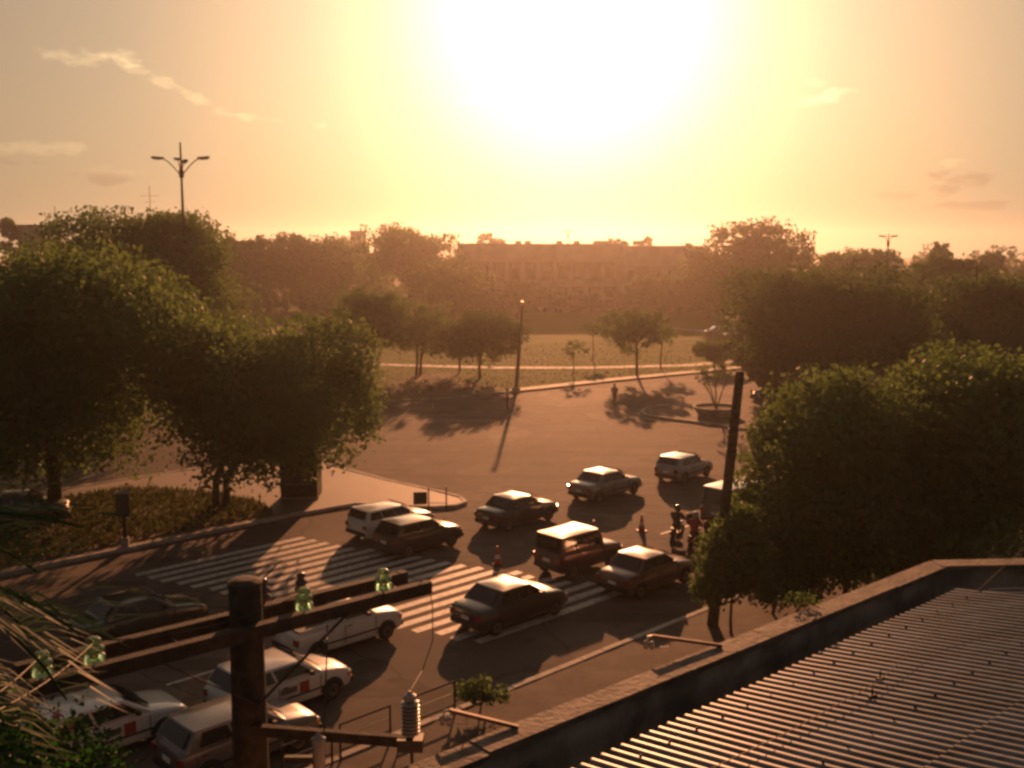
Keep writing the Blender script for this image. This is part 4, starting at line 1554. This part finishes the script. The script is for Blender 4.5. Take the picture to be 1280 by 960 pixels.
car_rr(3.9, 15.1, 'white estate car beyond the zebra crossing, nearest the island', body='wagon', col=P_white, L=3.9)
car_rr(3.4, 12.4, 'black hatchback alongside the white estate, half on the zebra crossing', body='hatch', col=P_black, L=3.8)
car_rr(9.2, 12.4, 'dark saloon with glinting roof in the middle of the junction', body='sedan', col=P_dark, L=4.1, ang=1)
car_rr(16.2, 13.1, 'silver saloon ahead of the dark saloon in the junction', body='sedan', col=P_silver, L=4.2, ang=0)
car_rr(22.9, 12.7, 'silver grey hatchback farthest ahead, beside the leaning pole', body='hatch', col=P_silver2, L=3.7, ang=4)
car_rr(16.9, 5.3, 'white roofed van half hidden behind the shrub', body='van', col=P_grey, roofcol=P_white, L=4.3, W=1.75, Ht=1.95, cat='van')
car_rr(6.2, 5.7, 'tall dark off-roader with a flat pale roof left of the wine coloured saloon', body='suv', col=P_wine, roofcol=P_beige, L=3.7, W=1.6, Ht=1.78, ang=-1)
car_rr(6.3, 2.4, 'wine coloured saloon with a pale sunlit roof beside the tall dark off-roader', body='sedan', col=P_wine2, L=4.1)
car_rr(0.0, 3.4, 'charcoal saloon stopped on the right end of the zebra crossing', body='sedan', col=P_dark, L=4.2, W=1.7)
car_fr(-1.4, 5.7, 'white pickup with glaring bonnet behind the zebra crossing', body='pickup', col=P_white, L=4.1, Ht=1.5, cat='pickup')
car_fr(-5.3, 3.1, 'white taxi with a red door badge waiting right of the near pole', body='hatch', col=P_white, L=3.9, taxi=True)
car_fr(-9.9, 4.0, 'white taxi with a red door badge left of the near pole', body='hatch', col=P_white, L=3.9, taxi=True)
car_fr(-7.7, 1.1, 'dark car with a pale bonnet next to the near kerb, behind the near pole', body='hatch', col=P_grey, L=3.9)
car_fr(-5.7, 11.0, 'dark green saloon in shade on the far lane at the left', body='sedan', col=P_green, L=4.2)
g = G(28, 652)
car((g.x, g.y, .006), R(20), 'grey car in deep shade under the huge tree at the left edge', body='sedan', col=P_grey, L=4.2)
g = G(968, 502)
car((g.x, g.y, .006), R(200), 'dark parked car with a glinting roof at the far kerb right of the leaning pole', body='hatch', col=P_dark, L=3.9)
for i, (x, y, c, rz, lab) in enumerate(((688, 391, P_silver, 10, 'silver car parked before the long building, left of a pair'), (708, 391, P_white, 8, 'white car parked before the long building, right of a pair'),
                                        (896, 421, P_silver, 186, 'small far car at the right end of the park lawn'), (921, 425, P_dark, 185, 'dark far car beside the dark domed tree'))):
    g = G(x, y)
    car((g.x, g.y, .13), R(rz), lab, body='hatch', col=c, L=3.9, group='far cars beyond the park lawn', detail=i < 2)


# ------------------------------------------------------------------ people
def skin_obj(name, nodes, edges, m, parent, levels=1):
    bm = bmesh.new()
    lay = bm.verts.layers.skin.verify()
    vs2 = {}
    for i, (k, (p, r_)) in enumerate(nodes.items()):
        v = bm.verts.new(p)
        rr = r_ if hasattr(r_, '__len__') else (r_, r_)
        v[lay].radius = rr
        v[lay].use_root = (i == 0)
        vs2[k] = v
    for a, b in edges:
        bm.edges.new((vs2[a], vs2[b]))
    me = bpy.data.meshes.new(name)
    bm.to_mesh(me)
    bm.free()
    me.materials.append(m)
    o = bpy.data.objects.new(name, me)
    C.objects.link(o)
    o.parent = parent
    mo = o.modifiers.new('skin', 'SKIN')
    mo.use_smooth_shade = True
    sb = o.modifiers.new('sub', 'SUBSURF')
    sb.levels = sb.render_levels = levels
    return o


def person(p, rz, label, pose, shirt, trousers, helmet=None):
    root = empty('person', p, rz, label, 'person')
    n = {}
    if pose == 'ride':
        pel, sp, ch, nk, hd, ht = (-.12, 0, .86), (-.08, 0, 1.05), (-.01, 0, 1.27), (.03, 0, 1.42), (.05, 0, 1.50), (.07, 0, 1.63)
        hip, kn, an, toe = (-.08, .10, .84), (.30, .20, .74), (.06, .19, .34), (.24, .20, .26)
        sh, el, wr_ = (.0, .19, 1.33), (.20, .27, 1.10), (.43, .30, 1.06)
        hdir = Vector((1, 0, -.15))
    else:
        pel, sp, ch, nk, hd, ht = (0, 0, .93), (0, 0, 1.12), (0, 0, 1.32), (.01, 0, 1.46), (.02, 0, 1.54), (.03, 0, 1.67)
        hip, kn, an, toe = (0, .09, .90), (.04, .10, .50), (-.03, .10, .09), (.13, .11, .04)
        sh, el, wr_ = (0, .18, 1.38), (-.03, .24, 1.12), (.05, .25, .87)
        hdir = Vector((.2, 0, -1))
    hdir.normalize()
    n['pel'] = (pel, (.11, .09))
    n['sp'] = (sp, (.105, .08))
    n['ch'] = (ch, (.125, .085))
    n['nk'] = (nk, .055)
    n['hd'] = (hd, (.075, .085))
    n['ht'] = (ht, (.078, .09))
    n['nose'] = (tuple(Vector(hd) + Vector((.10, 0, .035))), .014)
    E_ = [('pel', 'sp'), ('sp', 'ch'), ('ch', 'nk'), ('nk', 'hd'), ('hd', 'ht'), ('hd', 'nose')]
    for s_ in (-1, 1):
        f = lambda q: (q[0], q[1] * s_, q[2])
        k = str(s_)
        flip = -1 if (pose == 'stand' and s_ < 0) else 1
        step = lambda q: (q[0] * flip, q[1], q[2]) if pose == 'stand' else q
        n['hip' + k] = (f(hip), .085)
        n['kn' + k] = (f(step(kn)), .06)
        n['an' + k] = (f(step(an)), .04)
        n['toe' + k] = (f((step(an)[0] + .16, toe[1], toe[2])), .032)
        n['sh' + k] = (f(sh), .06)
        n['el' + k] = (f(step(el)), .042)
        n['wr' + k] = (f(step(wr_)), .028)
        n['ear' + k] = ((hd[0], s_ * .085, hd[2] + .04), .014)
        w = Vector(f(step(wr_)))
        pm = w + hdir * .07
        n['palm' + k] = (tuple(pm), (.036, .016))
        E_ += [('pel', 'hip' + k), ('hip' + k, 'kn' + k), ('kn' + k, 'an' + k), ('an' + k, 'toe' + k), ('ch', 'sh' + k), ('sh' + k, 'el' + k), ('el' + k, 'wr' + k), ('wr' + k, 'palm' + k), ('hd', 'ear' + k)]
        side = Vector((0, 1, 0)) if pose == 'ride' else Vector((1, 0, 0))
        curl = Vector((.0, 0, -1)) if pose == 'ride' else Vector((0, -s_, 0))
        for q_, ln in enumerate((.06, .07, .066, .05)):
            b0 = pm + side * (q_ - 1.5) * .019 + hdir * .025
            b1 = b0 + hdir * ln * .55 + curl * .012
            b2 = b1 + hdir * ln * .3 + curl * ln * .5
            n['f%d%s' % (q_, k)] = (tuple(b0), .009)
            n['g%d%s' % (q_, k)] = (tuple(b1), .0085)
            n['h%d%s' % (q_, k)] = (tuple(b2), .0075)
            E_ += [('palm' + k, 'f%d%s' % (q_, k)), ('f%d%s' % (q_, k), 'g%d%s' % (q_, k)), ('g%d%s' % (q_, k), 'h%d%s' % (q_, k))]
        t0 = w + hdir * .03 + side * (-.03)
        n['t0' + k] = (tuple(t0), .010)
        n['t1' + k] = (tuple(t0 + hdir * .035 - side * .018 + curl * .015), .009)
        E_ += [('wr' + k, 't0' + k), ('t0' + k, 't1' + k)]
    skin_obj('body', n, E_, M_skin, root)
    g_ = {}
    for k in ('sp', 'pel', 'ch', 'nk', 'sh-1', 'el-1', 'sh1', 'el1'):
        r_ = n[k][1]
        r_ = r_ if hasattr(r_, '__len__') else (r_, r_)
        a = .045 if k != 'nk' else .004
        g_[k] = (n[k][0], (r_[0] + a, r_[1] + a))
    skin_obj('shirt', g_, [('pel', 'sp'), ('sp', 'ch'), ('ch', 'nk'), ('ch', 'sh-1'), ('ch', 'sh1'), ('sh-1', 'el-1'), ('sh1', 'el1')], shirt, root)
    g_ = {}
    for k in ('pel', 'hip-1', 'hip1', 'kn-1', 'kn1', 'an-1', 'an1'):
        r_ = n[k][1]
        r_ = r_ if hasattr(r_, '__len__') else (r_, r_)
        g_[k] = (n[k][0], (r_[0] + .016, r_[1] + .016))
    skin_obj('trousers', g_, [('pel', 'hip-1'), ('pel', 'hip1'), ('hip-1', 'kn-1'), ('hip1', 'kn1'), ('kn-1', 'an-1'), ('kn1', 'an1')], trousers, root)
    for s_ in ('-1', '1'):
        skin_obj('shoe', {'a': (tuple(Vector(n['an' + s_][0]) + Vector((0, 0, -.04))), .045), 'b': (n['toe' + s_][0], .042)}, [('a', 'b')], M_black, root)
    c = Vector(hd).lerp(Vector(ht), .62)
    if helmet:
        hm = MB().lathe([(.05, .165), (.10, .145), (.135, .09), (.148, .02), (.14, -.07), (.115, -.11)][::-1], 16, c).build('helmet', helmet, root, 50)
        MB().lathe([(.15, -.03), (.154, .0), (.15, .045)], 16, c + Vector((.012, 0, 0))).build('visor', M_glass, hm, 50)
    else:
        MB().lathe([(.03, .125), (.07, .11), (.10, .06), (.105, .01), (.095, -.04)][::-1], 14, c + Vector((-.012, 0, 0))).build('hair', M_hair, root, 50)
    return root


def motorcycle(p, rz, label, col):
    root = empty('motorcycle', p, rz, label, 'motorcycle')
    for x in (-.62, .64):
        w = MB().lathe([(.22, -.04), (.27, -.055), (.305, -.03), (.31, 0), (.305, .03), (.27, .055), (.22, .04)], 22, (x, 0, .31), 'Y').build('wheel', M_tyre, root, 60)
        MB().lathe([(.03, -.05), (.05, -.03), (.215, -.02), (.222, 0), (.215, .02), (.05, .03), (.03, .05)], 18, (x, 0, .31), 'Y').build('rim', M_rim, w, 40)
    for s_ in (-1, 1):
        MB().tube([(.64, s_ * .09, .31), (.42, s_ * .09, .92)], .022, 8).build('fork', M_steel, root)
        MB().tube([(-.62, s_ * .10, .33), (-.45, s_ * .11, .72)], .025, 8).build('shock', M_steel, root)
        mr = MB().tube([(.40, s_ * .22, 1.02), (.42, s_ * .30, 1.22)], .008, 6).build('mirror', M_dark, root)
        MB().box((.42, s_ * .31, 1.26), (.03, .12, .075)).build('mirror_glass', M_rim, mr)
    MB().tube([(.42, 0, .88), (.1, 0, .52), (-.25, 0, .42), (-.62, 0, .33)], .035, 8).build('frame', M_dark, root)
    MB().box((.02, 0, .42), (.36, .26, .28)).build('engine', M_dark, root)
    MB().lathe([(.06, -.26), (.12, -.2), (.15, -.02), (.13, .16), (.07, .24)], 14, (0, 0, 0), 'Y').build('tank', col, root, 60)
    root.children[-1].rotation_euler = (0, 0, -R(90))
    root.children[-1].location = (.16, 0, .80)
    MB().box((-.30, 0, .79), (.66, .25, .10)).build('seat', M_black, root)
    MB().box((-.62, 0, .66), (.36, .2, .1)).build('tail', col, root)
    MB().box((-.83, 0, .70), (.07, .16, .1)).build('taillight', M_lampred, root)
    MB().lathe([(.05, -.08), (.09, -.03), (.10, .05), (.08, .06)], 14, (.56, 0, .86), 'Z').build('headlight', M_lampwhite, root)
    MB().tube([(.34, -.36, 1.0), (.40, -.2, 1.04), (.42, 0, 1.0), (.40, .2, 1.04), (.34, .36, 1.0)], .016, 8).build('handlebar', M_steel, root)
    MB().tube([(.05, -.16, .28), (-.3, -.17, .26), (-.75, -.18, .36)], [.03, .04, .05], 8).build('exhaust', M_steel, root)
    MB().tube([(.86, 0, .58), (.74, 0, .66), (.58, 0, .66), (.44, 0, .58)], .05, 6).build('mudguard', col, root)


M_shirt1 = mat('dark_shirt', (.06, .055, .06), .8)
M_shirt2 = mat('red_shirt', (.35, .04, .04), .8)
M_shirt3 = mat('white_shirt', (.6, .58, .55), .8)
M_shirt4 = mat('blue_shirt', (.09, .11, .17), .8)
M_tr1 = mat('dark_trousers', (.04, .042, .055), .85)
M_helm = mat('black_helmet', (.02, .02, .022), .12, coat=.8)
M_helm2 = mat('grey_helmet', (.25, .25, .26), .15, coat=.8)
g1, g2 = G(846, 680), G(868, 690)
ha = R(64)
motorcycle((g1.x, g1.y, .006), ha, 'black motorcycle with a rider, left one of two between the lanes', P_black)
person((g1.x, g1.y, .006), ha, 'person in dark clothes and black helmet riding the left motorcycle', 'ride', M_shirt1, M_tr1, M_helm)
motorcycle((g2.x, g2.y, .006), ha, 'red motorcycle with a rider, right one of two beside the shrub', M_red)
person((g2.x, g2.y, .006), ha, 'person in a red shirt and grey helmet riding the right motorcycle', 'ride', M_shirt2, M_tr1, M_helm2)
g = G(957, 528)
person((g.x, g.y, .15), R(100), 'person in a blue shirt walking near the dark parked car', 'stand', M_shirt4, M_tr1)
g = G(768, 506)
person((g.x, g.y, .006), R(250), 'person in dark clothes standing on the far side of the junction', 'stand', M_shirt1, M_tr1)
g = G(634, 512)
person((g.x, g.y, .006), R(20), 'person in a white shirt near the foot of the tall grey lamp pole', 'stand', M_shirt3, M_shirt2)

# ------------------------------------------------------------------ haze in the evening air
hz = MB().box((0, 680, 17.5), (1440, 1460, 38)).build('haze', [])
m = bpy.data.materials.new('haze_air')
m.use_nodes = True
w = NT(m.node_tree)
w.n.clear()
out = w.new('ShaderNodeOutputMaterial')
pv = w.new('ShaderNodeVolumePrincipled')
pv.inputs['Color'].default_value = (0.95, 0.90, 0.84, 1)
pv.inputs['Density'].default_value = 0.00031
pv.inputs['Anisotropy'].default_value = 0.83
w.l.new(pv.outputs[0], out.inputs['Volume'])
hz.data.materials.append(m)
tag(hz, kind='stuff')
